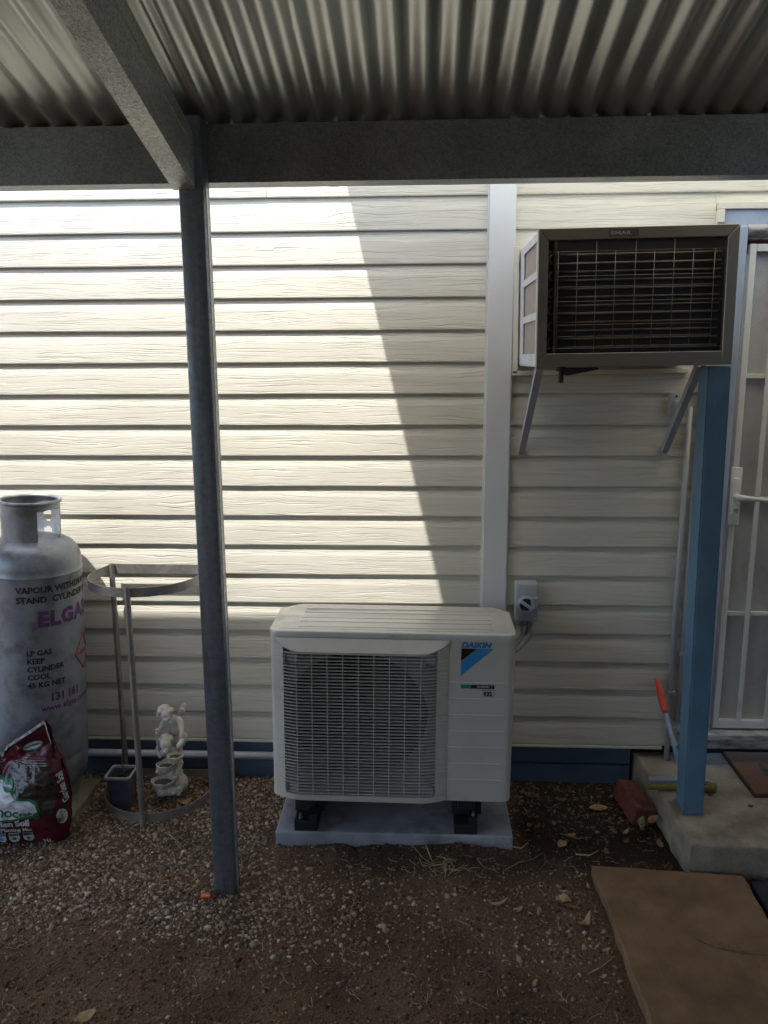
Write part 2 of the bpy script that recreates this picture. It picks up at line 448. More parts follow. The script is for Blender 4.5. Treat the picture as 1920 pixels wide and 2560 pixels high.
def drape(name, VF, org, ux, uz, ray, tree, mat, parent, off=0.0012, step=0.012):
    """lay a flat print onto a surface: real print following the object's skin"""
    V, F = VF
    t = bmesh.new(); vs = [t.verts.new(v) for v in V]
    for f in F:
        try: t.faces.new([vs[i] for i in f])
        except ValueError: pass
    bmesh.ops.triangulate(t, faces=t.faces[:])
    for _ in range(3):
        e = [e for e in t.edges if e.calc_length() > step]
        if not e: break
        bmesh.ops.subdivide_edges(t, edges=e, cuts=1)
        bmesh.ops.triangulate(t, faces=t.faces[:])
    dead = []
    org, ux, uz, ray = Vector(org), Vector(ux), Vector(uz), Vector(ray).normalized()
    for v in t.verts:
        p = org + ux * v.co.x + uz * v.co.y
        h = tree.ray_cast(p - ray * .6, ray)
        if h[0] is None: dead.append(v)
        else: v.co = h[0] - ray * off
    bmesh.ops.delete(t, geom=dead, context='VERTS')
    g = G(); g.bm.free(); g.bm = t
    return obj(name, g, mat, parent)

def tree_of(o, org):
    me = o.data
    V = [v.co + org for v in me.vertices]
    return BVHTree.FromPolygons(V, [tuple(p.vertices) for p in me.polygons])

# ------------------------------------------------------------------ ground
def gh(x, y):
    h = 0.010 * noise.noise((x * 1.7, y * 1.7, 3.1)) + 0.006 * noise.noise((x * 6, y * 6, 1.1)) + 0.003 * noise.noise((x * 17, y * 17, 5.1))
    h += 0.030 * math.exp(-(((y + .515) / .05) ** 2)) * max(0, min(1, (x + .45) / .15)) * max(0, min(1, (.33 - x) / .1)) * (0.65 + .8 * noise.noise((x * 10, 2.2, 0)) + .4 * noise.noise((x * 31, 7.2, 0)))
    h += 0.018 * math.exp(-((x + .66) ** 2 + (y + .86) ** 2) / .02)
    return h - 0.004
def axis(lo, hi, step, far):
    a = list(np.arange(lo, hi + 1e-6, step)); s = step; p = a[-1]; q = a[0]; up = []; dn = []
    while p < far: s *= 1.5; p += s; q -= s; up.append(p); dn.append(q)
    return dn[::-1] + a + up
ax = axis(-2.2, 2.0, .02, 400); ay = axis(-2.2, 0.4, .02, 400)
gv = []; near = lambda x, y: -2.4 < x < 2.2 and -2.4 < y < .5
for y in ay:
    for x in ax: gv.append((x, y, gh(x, y) if near(x, y) else -0.004))
nx = len(ax)
gf = [(j * nx + i, j * nx + i + 1, (j + 1) * nx + i + 1, (j + 1) * nx + i) for j in range(len(ay) - 1) for i in range(nx - 1)]
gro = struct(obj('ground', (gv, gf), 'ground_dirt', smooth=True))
def dark_mask(x, y):  # mask for darker ground right of the pad and along its front
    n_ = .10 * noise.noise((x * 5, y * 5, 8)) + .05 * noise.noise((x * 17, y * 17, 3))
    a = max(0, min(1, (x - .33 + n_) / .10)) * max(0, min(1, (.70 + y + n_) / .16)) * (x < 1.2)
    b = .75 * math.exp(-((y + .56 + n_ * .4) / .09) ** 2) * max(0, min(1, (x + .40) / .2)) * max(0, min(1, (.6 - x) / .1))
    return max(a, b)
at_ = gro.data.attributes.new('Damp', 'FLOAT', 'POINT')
at_.data.foreach_set('value', np.array([dark_mask(x, y) if near(x, y) else 0 for x, y, z in gv], np.float32))

# ------------------------------------------------------------------ house
house = thing('house', (0, 0, 0), 'cream weatherboard house wall with blue base boards and a screened white door', 'house')
obj('wall_core', G().box((-4.2, .03, .15), (1.10, .25, 3.6)).box((1.10, .03, 2.37), (4.0, .25, 3.6)).box((2.2, .03, .15), (4.0, .25, 2.37)), 'wall_dark', house)
obj('subfloor_wall', G().box((-4.2, .06, -.1), (4.0, .25, .15)), 'wall_dark', house)
PITCH = 0.124; Z0 = 2.4143
prof = [(0.0010, 0.0), (-0.0005, 0.0035), (0.0, 0.006), (0.0004, 0.078), (0.0018, 0.083), (0.0135, 0.121), (0.0148, 0.1255), (0.021, 0.1255), (0.021, -0.001), (0.0135, -0.001)]
def plank_mesh(x0, x1, key):
    n = max(2, int((x1 - x0) / .12)); V = []; F = []; m = len(prof)
    for i in range(n + 1):
        x = x0 + (x1 - x0) * i / n
        for (y, z) in prof:
            wob = 0.0009 * noise.noise((x * 2.3, key * 7.7, 0)) + .0005 * noise.noise((x * 9, key * 3.1, 4))
            V.append((x, y + (wob if y < .0015 else 0), z + (wob * 1.2 if z < .01 else 0)))
    for i in range(n):
        for k in range(m): F.append((i * m + k, (i + 1) * m + k, (i + 1) * m + (k + 1) % m, i * m + (k + 1) % m))
    F.append(tuple(range(m))[::-1]); F.append(tuple(n * m + k for k in range(m)))
    return V, F
for i in range(-8, 19):
    z = Z0 - PITCH * i
    if i == 0:
        for a, b, dy in ((-4.2, -.595, -.0018), (-.594, .262, 0)):
            V, F = plank_mesh(a, b, i); obj('siding_plank', ([(x, y + dy, zz) for x, y, zz in V], F), 'siding_vinyl', house, 40, loc=(0, 0, z))
    else:
        obj('siding_plank', plank_mesh(-4.2, .262, i), 'siding_vinyl', house, 40, loc=(0, 0, z))
    obj('siding_plank', plank_mesh(.343, 1.098 if z < 2.36 else 4.0, i + 40), 'siding_vinyl', house, 40, loc=(0, 0, z))
obj('cover_strip', G().box((.253, -.022, .185), (.351, .012, 3.5), .003), 'trim_white', house)
obj('cover_strip_channel', G().box((.2475, -.0105, .185), (.2525, .012, 3.5)).box((.3515, -.0105, .185), (.3555, .012, 3.5)), 'trim_white', house)
obj('starter_strip', G().box((-4.2, -.004, .168), (.262, .02, .1795), .002).box((.343, -.004, .168), (1.03, .02, .1795), .002), 'cream_trim', house)
for a, b in ((.085, .162), (-.06, .078)):
    obj('base_board', G().box((-4.2, .02, a), (.905, .045, b), .002), 'blue_board', house)
# translucent corrugated sheets bridging the gap to the carport: they shade the right part of the wall
SKX = -.480
for k in range(6):
    V = []; F = []; per = 8; n = 10 * per
    for j, y in enumerate((.0, -.3, -.6, -.9, -1.15)):
        for i in range(n + 1): V.append((SKX + k * .7751 + i * .7755 / n, y, 3.295 + .007 * (1 - math.cos(i / per * 2 * math.pi)) + (.0015 if k % 2 else 0) + .02 * y))
    for j in range(4):
        for i in range(n): F.append((j * (n + 1) + i, j * (n + 1) + i + 1, (j + 1) * (n + 1) + i + 1, (j + 1) * (n + 1) + i))
    obj('skylight_sheet', (V, F), 'fibreglass', house, True)
obj('eave', G().box((-4.2, -.10, 3.50), (4.0, .03, 3.56)), 'trim_white', house)
# door surround
obj('architrave', G().box((1.125, -.052, .272), (1.204, .03, 2.285), .006), 'grey_blue_paint', house)
obj('corner_board', G().box((1.0985, -.012, .20), (1.1245, .03, 2.345), .002), 'cream_trim', house)
obj('header_trim', G().box((1.100, -.03, 2.347), (2.3, .03, 2.372), .002).box((1.100, -.03, 2.30), (1.122, .0, 2.3468), .002), 'cream_trim', house)
obj('siding_filler', G().prism([(.0008, 2.3725), (.0012, 2.374), (.0135, 2.4135), (.021, 2.4135), (.021, 2.3725)], 'x', 1.0985, 4.0), 'siding_vinyl', house)
obj('header_board', G().box((1.123, -.018, 2.287), (2.3, .03, 2.3465), .002), 'grey_blue_paint', house)
obj('lintel', G().tube([(1.2045, -.03, 2.268), (2.3, -.03, 2.268)], .022, 14).box((1.2045, -.03, 2.238), (2.3, .03, 2.2465), .002), 'weathered_paint', house, 60)
obj('door_head', G().box((1.2045, .0, 2.19), (2.3, .03, 2.2375)), 'dark_wood', house)
obj('inner_door', G().box((1.2045, .09, .28), (2.2, .13, 2.3)), 'dark_wood', house)
obj('door_sill', G().box((1.10, -.075, .248), (2.3, .06, .274), .004).box((1.09, -.062, .205), (2.3, .05, .2475), .004), 'weathered_paint', house)
door = obj('door', G().box((1.222, -.032, .283), (1.247, -.006, 2.222), .003).box((1.224, -.006, .284), (1.246, .004, 2.22)), 'door_white', house)
obj('door_rail', G().box((1.2475, -.031, 2.194), (1.96, -.006, 2.2215), .003), 'door_white', door)
obj('door_rail', G().box((1.2475, -.031, .283), (1.96, -.006, .318), .003), 'door_white', door)
for z in (1.727, 1.247, .774):
    obj('door_bar', G().box((1.2475, -.027, z), (1.96, -.010, z + .017), .002), 'door_white', door)
for x in (1.318, 1.43, 1.62, 1.8):
    obj('door_bar', G().box((x, -.033, .3185), (x + .019, -.0272, 2.1935), .002), 'door_white', door)
obj('mesh_panel', G().box((1.2472, -.004, .318), (1.955, -.0025, 2.194)), 'door_mesh', door)
lock = obj('lock_plate', G().box((1.212, -.048, 1.155), (1.256, -.032, 1.385), .004).box((1.220, -.058, 1.20), (1.247, -.047, 1.345), .006), 'door_white', door, 40)
obj('keyhole', G().tube([(1.236, -.058, 1.217), (1.236, -.064, 1.217)], .009, 16).box((1.2345, -.0652, 1.210), (1.2375, -.0642, 1.224)), 'bolt_steel', door, 40)
obj('lever_handle', G().tube([(1.234, -.05, 1.272), (1.234, -.085, 1.272), (1.245, -.092, 1.272), (1.29, -.093, 1.268), (1.335, -.09, 1.262), (1.352, -.086, 1.262)], [.013, .012, .011, .009, .009, .007], 12), 'door_white', door, 50)

# ------------------------------------------------------------------ carport
SL = 0.268; RIDGE = -3.6
carport = thing('carport', (-.66, -.755, 0), 'low galvanised carport with corrugated iron roof, dark beam and square post', 'carport')
post = obj('post', G().box((-.702, -.792, -.1), (-.629, -.718, 2.49), .006), 'galv_post', carport, 40)
obj('post_foot_stain', G().box((-.7027, -.7927, -.05), (-.6283, -.7173, .034), .006), 'coil_grime', post)
obj('post_seam', G().box((-.6285, -.765, 0), (-.6275, -.745, 2.3)), 'galv_rafter', post)
# C-section beam: web facing the camera, flanges pointing to the house
for z_ in (2.36, 2.44): obj('beam_bolt', G().tube([(-.6655, -.793, z_), (-.6655, -.800, z_)], .009, 6), 'bolt_steel', carport)
obj('beam', G().box((-4.2, -.7175, 2.322), (4.2, -.7145, 2.484)).box((-4.2, -.7144, 2.322), (4.2, -.66, 2.325)).box((-4.2, -.7144, 2.481), (4.2, -.66, 2.484)).box((-4.2, -.663, 2.3252), (4.2, -.660, 2.342)), 'galv_beam', carport)
obj('gutter', G().box((-4.2, -.652, 2.333), (4.2, -.588, 2.336)).box((-4.2, -.652, 2.3362), (4.2, -.649, 2.42)).box((-4.2, -.591, 2.3362), (4.2, -.588, 2.389)), 'gutter_paint', carport)
ang = math.atan(SL)
def slope_box(g, x0, x1, zb, zt, y0, y1, bev=0.0):
    """box following the roof slope; zb/zt = height under the roof line at y=-.72"""
    t = bmesh.new(); vs = []
    for x in (x0, x1):
        for y, in ((y0,), (y1,)):
            for z in (zb, zt): vs.append(t.verts.new((x, y, z + SL * (-.795 - y))))
    for f in ((0, 1, 3, 2), (4, 6, 7, 5), (0, 4, 5, 1), (2, 3, 7, 6), (0, 2, 6, 4), (1, 5, 7, 3)): t.faces.new([vs[i] for i in f])
    bmesh.ops.recalc_face_normals(t, faces=t.faces[:])
    if bev: bmesh.ops.bevel(t, geom=t.edges[:], offset=bev, segments=2, affect='EDGES')
    g._merge(t, None); return g
g = G(); slope_box(g, -.715, -.652, 2.288, 2.291, -.794, RIDGE); slope_box(g, -.6545, -.652, 2.2912, 2.446, -.794, RIDGE)
slope_box(g, -.715, -.7125, 2.2912, 2.306, -.794, RIDGE); slope_box(g, -.715, -.6548, 2.446, 2.449, -.794, RIDGE)
obj('rafter', g, 'galv_rafter', carport)
g = G(); slope_box(g, -.6516, -.6496, 2.40, 2.404, -.796, RIDGE)
obj('rafter_fold', g, 'galv_rafter', carport)
CP = 0.0775; NS = 10; W = CP * NS
RIDGE = -3.6
def roof_z(y): return 2.4955 + SL * (-.72 - y) if y > RIDGE else 2.4955 + SL * (-.72 - RIDGE) - SL * (RIDGE - y)
def roof_sheet(seed, ys):
    V = []; F = []; per = 12; n = NS * per + 8
    for j, y in enumerate(ys):
        for i in range(n + 1):
            x = i / per * CP
            w = .0005 * noise.noise((x * 3, y * 2, seed)) + .0018 * noise.noise((x * 14, y * 5, seed + 9)) * (1 if -2.5 < y < -.9 else 0)
            V.append((x, y, roof_z(y) + .0088 * math.sin(i / per * 2 * math.pi) + w))
    m = n + 1
    for j in range(len(ys) - 1):
        for i in range(n): F.append((j * m + i, j * m + i + 1, (j + 1) * m + i + 1, (j + 1) * m + i))
    return V, F
for k in range(10):
    for ys in ([-.632, -.66, -.75, -.9, -1.1, -1.35, -1.7, -2.2, -2.9, RIDGE], [RIDGE - .001, -5, -7.0]):
        V, F = roof_sheet(k, ys)
        obj('roof_sheet', ([(x, y, z + (.0016 if k % 2 else 0)) for x, y, z in V], F), 'roof_zinc', carport, True, loc=(-4.237 + W * k, 0, 0))
obj('ridge_cap', G().prism([(RIDGE - .15, roof_z(RIDGE - .15) + .012), (RIDGE, roof_z(RIDGE) + .015), (RIDGE + .15, roof_z(RIDGE + .15) + .012), (RIDGE, roof_z(RIDGE) + .018)], 'x', -4.25, 3.55), 'roof_zinc', carport)
obj('far_beam', G().box((-4.2, -6.86, 2.46), (3.5, -6.80, 2.60)), 'galv_beam', carport)
for x in (-4.0, -.67, 3.3): obj('far_post', G().box((x - .037, -6.80, -.1), (x + .037, -6.725, 2.56), .005), 'galv_post', carport)
# unseen blockers added to cut light from the right and from behind the viewer
side_blocker = thing('garden_shed', (3.9, -4, 0), 'grey steel garden shed along the far side of the carport', 'shed')
g = G()
for k in range(45): g.box((3.62, -8.0 + k * .16, -.05), (3.66, -7.925 + k * .16, 2.5)).box((3.64, -7.925 + k * .16, -.05), (3.66, -7.84 + k * .16, 2.5))
obj('shed_wall', g, 'shed_green', side_blocker)
obj('shed_box', G().box((3.661, -8.0, -.05), (6.0, -.8, 2.5)), 'shed_green', side_blocker)
rear_blocker = thing('brick_garage', (0, -9.6, 0), 'dark brick garage wall across the back of the yard', 'garage')  # unseen wall, added to hold back light from the rear opening
obj('garage_wall', G().box((-8, -9.8, -.05), (6, -9.5, 2.6)), 'fence_timber', rear_blocker)
obj('garage_roof', G().box((-8.1, -12, 2.6), (6.1, -9.4, 2.68)), 'shed_green', rear_blocker)

# ------------------------------------------------------------------ outdoor unit
ux0, ux1, uy0, uyb, uz0, uz1, uzl = -.553, .338, -.47, -.150, .190, .8195, .8435
UC = Vector(((ux0 + ux1) / 2, -.31, .188))
unit = thing('outdoor_unit', UC, 'ivory split system outdoor condenser unit standing on black rubber blocks', 'air conditioner')
def outline(o):
    r = .032 + o; pts = []
    cx0, cx1, y0, y1 = ux0 - o, ux1 + o, uy0 - o, uyb + o
    for k in range(5): a = math.pi + k * math.pi / 8; pts.append((cx0 + r + r * math.cos(a), y0 + r + r * math.sin(a)))
    front_l = len(pts)
    for k in range(5): a = 1.5 * math.pi + k * math.pi / 8; pts.append((cx1 - r + r * math.cos(a), y0 + r + r * math.sin(a)))
    pts += [(cx1, y1 - .06), (cx1 - .06, y1), (cx0 + .075, y1), (cx0, y1 - .06)]
    return pts, front_l
op, fl = outline(0)
body = op[:fl] + [(-.512, uy0), (-.512, -.2), (.085, -.2), (.085, uy0)] + op[fl:]
obj('casing', G().prism(body, 'z', uz0, uz1), 'unit_ivory', unit, 35)
obj('base_tray', G().box((-.5115, uy0 + .004, uz0 + .002), (.0845, -.2, uz0 + .03)), 'unit_ivory', unit)
lp, _ = outline(.0025)
t = G(); t.prism(lp, 'z', uz1 + .0012, uzl)
e = [e for e in t.bm.edges if all(abs(v.co.z - uzl) < 1e-5 for v in e.verts)]
bmesh.ops.bevel(t.bm, geom=e, offset=.007, segments=3, profile=.5, affect='EDGES')
lid = obj('lid', t, 'unit_lid', unit, 45)
def lid_panel(x0, x1, y0, y1, cb):
    return [(x0, y0), (x1, y0), (x1, y1 - cb), (x1 - cb, y1), (x0 + cb, y1), (x0, y1 - cb)]
g = G(); g.prism(lid_panel(ux0 + .035, ux1 - .03, uy0 + .02, uyb - .018, .045), 'z', uzl - .002, uzl + .0014, .0008)
obj('lid_panel', g, 'unit_lid', lid, 30)
for y in (-.428, -.37, -.325, -.262, -.215):
    obj('lid_rib', G().box((ux0 + .10, y, uzl + .001), (ux1 - .08, y + .014, uzl + .0032), .0014), 'unit_lid', lid, 30)
obj('lid_screw', G().tube([(-.105, uy0 - .0025, .833), (-.105, uy0 - .005, .833)], .0045, 12), 'bolt_steel', lid, 40)
# embossed grooves on the service side
for z in (.658, .596, .533, .469, .405, .341, .276):
    obj('groove_ridge', G().box((.101, uy0 - .0030, z - .0026), (.302, uy0 + .002, z + .0026), .0012), 'unit_ivory', unit)
# logo
flat_text('logo_lettering', 'DAIKIN', .1405, uy0 - .0012, .7935, .0262, 'logo_text_blue', unit, bold=.0015, shear=.25, sx=1.16, spacing=1.04)
obj('logo_triangle', ([(.1415, uy0 - .0012, .7895), (.198, uy0 - .0012, .7895), (.1415, uy0 - .0012, .740)], [(0, 2, 1)]), 'print_black', unit)
obj('logo_stripe', ([(.2005, uy0 - .0012, .7895), (.2575, uy0 - .0012, .7895), (.1415, uy0 - .0012, .6845), (.1415, uy0 - .0012, .7375)], [(0, 3, 2, 1)]), 'logo_blue', unit)
obj('label_strip', ([(.1795, uy0 - .0010, .6365), (.2645, uy0 - .0010, .6365), (.2645, uy0 - .0010, .6515), (.1795, uy0 - .0010, .6515)], [(0, 1, 2, 3)]), 'print_black', unit)
obj('label_green', ([(.1425, uy0 - .0010, .6365), (.1793, uy0 - .0010, .6365), (.1793, uy0 - .0010, .6515), (.1425, uy0 - .0010, .6515)], [(0, 1, 2, 3)]), 'print_green', unit)
flat_text('label_lettering', 'INVERTER', .2055, uy0 - .0014, .6412, .0088, 'print_white', unit, th=.0004, shear=.3, bold=.0002)
for sx_ in (-1, 1):
    cx = .2015 if sx_ < 0 else .2555
    pts = [(cx + sx_ * .0035 * math.cos(a) - sx_ * .004, uy0 - .0016, .644 + .0055 * math.sin(a)) for a in np.linspace(-1.3, 1.3, 7)]
    obj('label_arc', G().tube(pts, .0006, 5), 'print_white', unit)
flat_text('refrigerant_lettering', 'R32', .2258, uy0 - .0012, .6105, .0215, 'print_black', unit, bold=.0010, sx=.86)
g = G()
for a, b in (((.2215, .6065), (.2655, .6072)), ((.2215, .6313), (.2655, .632)), ((.2215, .6065), (.2222, .632)), ((.2648, .6065), (.2655, .632))):
    g.box((a[0], uy0 - .0013, a[1]), (b[0], uy0 - .0008, b[1]))
obj('refrigerant_box', g, 'print_black', unit)
# fan chamber
shr = G(); nseg = 64; fcx, fcz, fr = -.240, .478, .282
SV = []; SF = []
def rect_pt(a):
    c, s_ = math.cos(a), math.sin(a); x0, x1, z0, z1 = -.5115, .0845, .220, .805
    tt = 1e9
    if c > 1e-6: tt = min(tt, (x1 - fcx) / c)
    if c < -1e-6: tt = min(tt, (x0 - fcx) / c)
    if s_ > 1e-6: tt = min(tt, (z1 - fcz) / s_)
    if s_ < -1e-6: tt = min(tt, (z0 - fcz) / s_)
    return fcx + c * tt, fcz + s_ * tt
for k in range(nseg):
    a = k * 2 * math.pi / nseg
    rr = min(fr, abs(fcz - .222), .805 - fcz, fcx + .5105)
    rr = fr
    p = rect_pt(a); dd = math.hypot(p[0] - fcx, p[1] - fcz); r2 = min(fr, dd - .002)
    SV += [(p[0], -.440, p[1]), (fcx + r2 * math.cos(a), -.440, fcz + r2 * math.sin(a)), (fcx + (r2 - .012) * math.cos(a), -.425, fcz + (r2 - .012) * math.sin(a)), (fcx + (r2 - .014) * math.cos(a), -.34, fcz + (r2 - .014) * math.sin(a))]
for k in range(nseg):
    a, b = 4 * k, 4 * ((k + 1) % nseg)
    for q in range(3): SF.append((a + q, a + q + 1, b + q + 1, b + q))
obj('fan_shroud', (SV, SF), 'unit_shroud', unit, 40)
obj('coil_back', G().box((-.51, -.215, .22), (.083, -.205, .80)), 'coil_dark', unit)
fan = obj('fan', G().tube([(fcx, -.405, fcz), (fcx, -.33, fcz)], .058, 28), 'fan_dark', unit, 40)
for b_ in range(3):
    V = []; F = []; nr, na = 8, 10
    for i in range(nr + 1):
        r = .055 + (fr - .075) * i / nr
        for j in range(na + 1):
            a = b_ * 2 * math.pi / 3 + (j / na - .5) * (1.35 + .25 * i / nr) + .35 * i / nr + .4
            V.append((fcx + r * math.cos(a), -.395 + .06 * j / na, fcz + r * math.sin(a)))
    for i in range(nr):
        for j in range(na): F.append((i * (na + 1) + j, i * (na + 1) + j + 1, (i + 1) * (na + 1) + j + 1, (i + 1) * (na + 1) + j))
    obj('fan_blade', (V, F), 'fan_dark', fan, True)
# grille: curved frame, slats, bars, corner pockets
gx0, gx1, gzb, gzt = -.530, .0985, .194, .8185
def bulge(x):
    a = min(1, max(0, (x - gx0) / .10)); b = min(1, max(0, (gx1 - x) / .10)); s_ = min(a, b)
    return uy0 - .004 - .030 * math.sin(s_ * math.pi / 2)
xs = [gx0 + (gx1 - gx0) * i / 44 for i in range(45)]
def strip(x_list, z0, z1, fy0, fy1):
    """solid strip following the bulge between depths fy0/fy1 in front of the bulge"""
    V = []; F = []
    for x in x_list:
        y = bulge(x)
        V += [(x, y + fy0, z0(x) if callable(z0) else z0), (x, y + fy0, z1(x) if callable(z1) else z1), (x, y + fy1, z1(x) if callable(z1) else z1), (x, y + fy1, z0(x) if callable(z0) else z0)]
    n = len(x_list)
    for i in range(n - 1):
        for k in range(4): F.append((4 * i + k, 4 * i + (k + 1) % 4, 4 * i + 4 + (k + 1) % 4, 4 * i + 4 + k))
    F += [(0, 3, 2, 1), (4 * n - 4, 4 * n - 3, 4 * n - 2, 4 * n - 1)]
    return V, F
grille = obj('grille_frame', strip(xs, gzb, lambda x: gzb + .022, 0, .028), 'unit_ivory', unit, 40)
# hood: sloping top visor, flush at the top and proud at the lower lip
V = []; F = []
for x in xs:
    y = bulge(x); d = (uy0 - .004 - y) / .030
    V += [(x, uy0 - .005, gzt), (x, uy0 - .008, gzt - .004), (x, y - .002, gzt - .012 - .030 * d), (x, y + .001, gzt - .016 - .034 * d), (x, y + .02, gzt - .018 - .034 * d), (x, uy0 + .004, gzt)]
n = len(xs)
for i in range(n - 1):
    for k in range(6): F.append((6 * i + k, 6 * i + (k + 1) % 6, 6 * i + 6 + (k + 1) % 6, 6 * i + 6 + k))
F += [tuple(range(6))[::-1], tuple(6 * n - 6 + k for k in range(6))]
obj('grille_hood', (V, F), 'unit_ivory', grille, 30)
side_l = [x for x in xs if x <= -.498]; side_r = [x for x in xs if x >= .052]
obj('grille_side', strip(side_l, gzb + .02, gzt - .024, .003, .026), 'unit_ivory', grille, 40)
obj('grille_side', strip(side_r, gzb + .02, gzt - .024, .003, .026), 'unit_ivory', grille, 40)
NSL = 44; zs0, zs1 = gzb + .030, .7685
V = []; F = []
for x in xs:
    y = bulge(x)
    V += [(x, y, -.0012), (x, y, .0012), (x, y + .0105, .0006), (x, y + .0105, -.0009)]
for i in range(n - 1):
    for k in range(4): F.append((4 * i + k, 4 * i + (k + 1) % 4, 4 * i + 4 + (k + 1) % 4, 4 * i + 4 + k))
slat_me = None
for k in range(NSL):
    z = zs0 + (zs1 - zs0) * k / (NSL - 1)
    if slat_me is None:
        o = obj('slat', (V, F), 'unit_ivory', grille, 40, loc=(0, 0, z)); slat_me = o.data
    else: obj('slat', slat_me, None, grille, loc=(0, 0, z))
for k in range(9):
    x = -.452 + .0562 * k
    y = bulge(x)
    obj('grille_bar', G().box((x - .0013, y + .002, gzb + .02), (x + .0013, y + .010, .772)), 'unit_ivory', grille)
for x, z in ((-.495, .729), (-.495, .221), (.0, .729), (.0, .221)):
    x1_ = x + .050
    y = max(bulge(x), bulge(x1_))
    obj('corner_pocket', G().box((x, y - .001, z), (x1_, y + .010, z + .034), .002).box((x, y - .008, z), (x1_, y - .001, z + .003)).box((x, y - .008, z + .003), (x + .003, y - .001, z + .034)), 'unit_shroud', grille)
    sx_ = x + .042 if x < -.2 else x + .010
    obj('grille_screw', G().tube([(sx_, y - .010, z + .010), (sx_, y + .006, z + .010)], .0055, 12).tube([(sx_, y - .0105, z + .010), (sx_, y - .0102, z + .010)], .0025, 8), 'bolt_steel', grille, 40)
obj('cover_plug', G().tube([(.067, bulge(.067) + .004, .532), (.067, bulge(.067) + .001, .532)], .0085, 18), 'pot_rim', grille, 40)
unit.rotation_euler = (0, math.radians(.55), 0)

# rubber blocks + pad
obj_pad = obj('concrete_pad', G().box((-.546, -.480, -.06), (.350, -.06, .051), .006), 'pad_concrete')
tag(obj_pad, 'grey concrete pad under the outdoor condenser, front edge part buried in soil', 'concrete pad')
for cx, lab in ((-.4305, 'black rubber mounting block under the fan grille end of the outdoor unit'), (.1735, 'black rubber mounting block under the logo end of the outdoor unit')):
    b = thing('mounting_block', (cx, -.28, .051), lab, 'mounting block', 'rubber blocks under the outdoor unit')
    g = G().prism([(cx - .0435, -.474), (cx + .0435, -.474), (cx + .0435, -.11), (cx - .0435, -.11)], 'z', .0505, .092, .002)
    obj('block_base', g, 'rubber_black', b)
    obj('block_head', G().prism([(cx - .05, -.405), (cx + .062, -.405), (cx + .062, -.12), (cx - .05, -.12)], 'z', .0921, .1785, .003).box((cx + .012, -.474, .0925), (cx + .0435, -.4055, .12), .002), 'rubber_black', b)
    pl = obj('fixing_plate', G().box((cx - .022, -.450, .1787), (cx + .024, -.36, .1835), .0015), 'bolt_steel', b)
    obj('block_ledge', G().box((cx - .03, -.455, .14), (cx + .035, -.4052, .1784), .002), 'rubber_black', b)
    for dx in (-.011, .013):
        obj('bolt', G().tube([(cx + dx, -.436, .1836), (cx + dx, -.436, .1885)], .0075, 6).tube([(cx + dx, -.436, .1836), (cx + dx, -.436, .194)], .004, 10), 'bolt_steel', b)
    ax_ = cx - .022 if cx < 0 else cx + .028
    obj('anchor_bolt', G().tube([(ax_, -.455, .0922 if cx < 0 else .12), (ax_, -.455, .112 if cx < 0 else .135)], .005, 10).tube([(ax_, -.455, .0922 if cx < 0 else .12), (ax_, -.455, .098 if cx < 0 else .125)], .008, 6), 'bolt_steel', b)

# ------------------------------------------------------------------ isolator switch with conduits
sw = thing('isolator_switch', (.43, -.006, .75), 'grey electrical isolator switch box with round dial on the cream wall', 'switch')
obj('switch_box', G().box((.386, -.066, .752), (.476, -.004, .913), .006, 3), 'switch_grey', sw, 40)
obj('switch_cover', G().box((.3885, -.072, .755), (.4735, -.0662, .910), .003), 'switch_grey', sw, 40)
for dx in (.410, .452):
    obj('knockout_plug', G().lathe([(.0001, 0), (.0155, 0), (.0155, .0015), (.0001, .003)], (dx, -.032, .9131), 20), 'switch_grey', sw, 40)
for px_, pz in ((.397, .899), (.465, .899), (.397, .766), (.465, .766)):
    obj('cover_screw', G().ball((px_, -.0725, pz), (.0042, .002, .0042), 2), 'pot_rim', sw, True)
obj('dial_ring', G().lathe([(.026, 0), (.034, 0), (.034, .016), (.029, .018), (.026, .012)], (0, 0, 0), 36, Matrix.Translation((.4275, -.072, .829)) @ Matrix.Rotation(math.radians(90), 4, 'X'), True), 'switch_grey', sw, 40)
obj('dial_tab', G().box((.445, -.084, .802), (.4735, -.0722, .858), .003), 'switch_grey', sw, 40)
obj('dial_face', G().lathe([(.0001, 0), (.0265, 0)], (0, 0, 0), 30, Matrix.Translation((.4275, -.078, .829)) @ Matrix.Rotation(math.radians(90), 4, 'X')), 'switch_dark', sw)
obj('dial_handle', G().box((-.031, -.012, -.0055), (.031, .009, .0055), .002, 2, Matrix.Translation((.4275, -.086, .829)) @ Matrix.Rotation(math.radians(35), 4, 'Y')), 'pot_rim', sw, 40)
flat_text('switch_lettering', 'OFF', .4585, -.0843, .846, .0075, 'switch_dark', sw, th=.0004)
flat_text('switch_lettering', 'ON', .4595, -.0843, .808, .0075, 'switch_dark', sw, th=.0004)
def corrugated(name, pts, r, mat, parent):
    P = [Vector(p) for p in pts]; dense = []
    for i in range(len(P) - 1):
        p0, p1, p2, p3 = P[max(i - 1, 0)], P[i], P[i + 1], P[min(i + 2, len(P) - 1)]
        for k in range(14):
            u = k / 14
            dense.append(.5 * ((2 * p1) + (-p0 + p2) * u + (2 * p0 - 5 * p1 + 4 * p2 - p3) * u * u + (-p0 + 3 * p1 - 3 * p2 + p3) * u ** 3))
    dense.append(P[-1])
    rad = [r * (1.0 if (k // 2) % 2 else .86) for k in range(len(dense))]
    return obj(name, G().tube(dense, rad, 12), mat, parent, 60)
obj('conduit_socket', G().tube([(.412, -.036, .752), (.412, -.036, .727)], .0155, 18), 'conduit_beige', sw, 40)
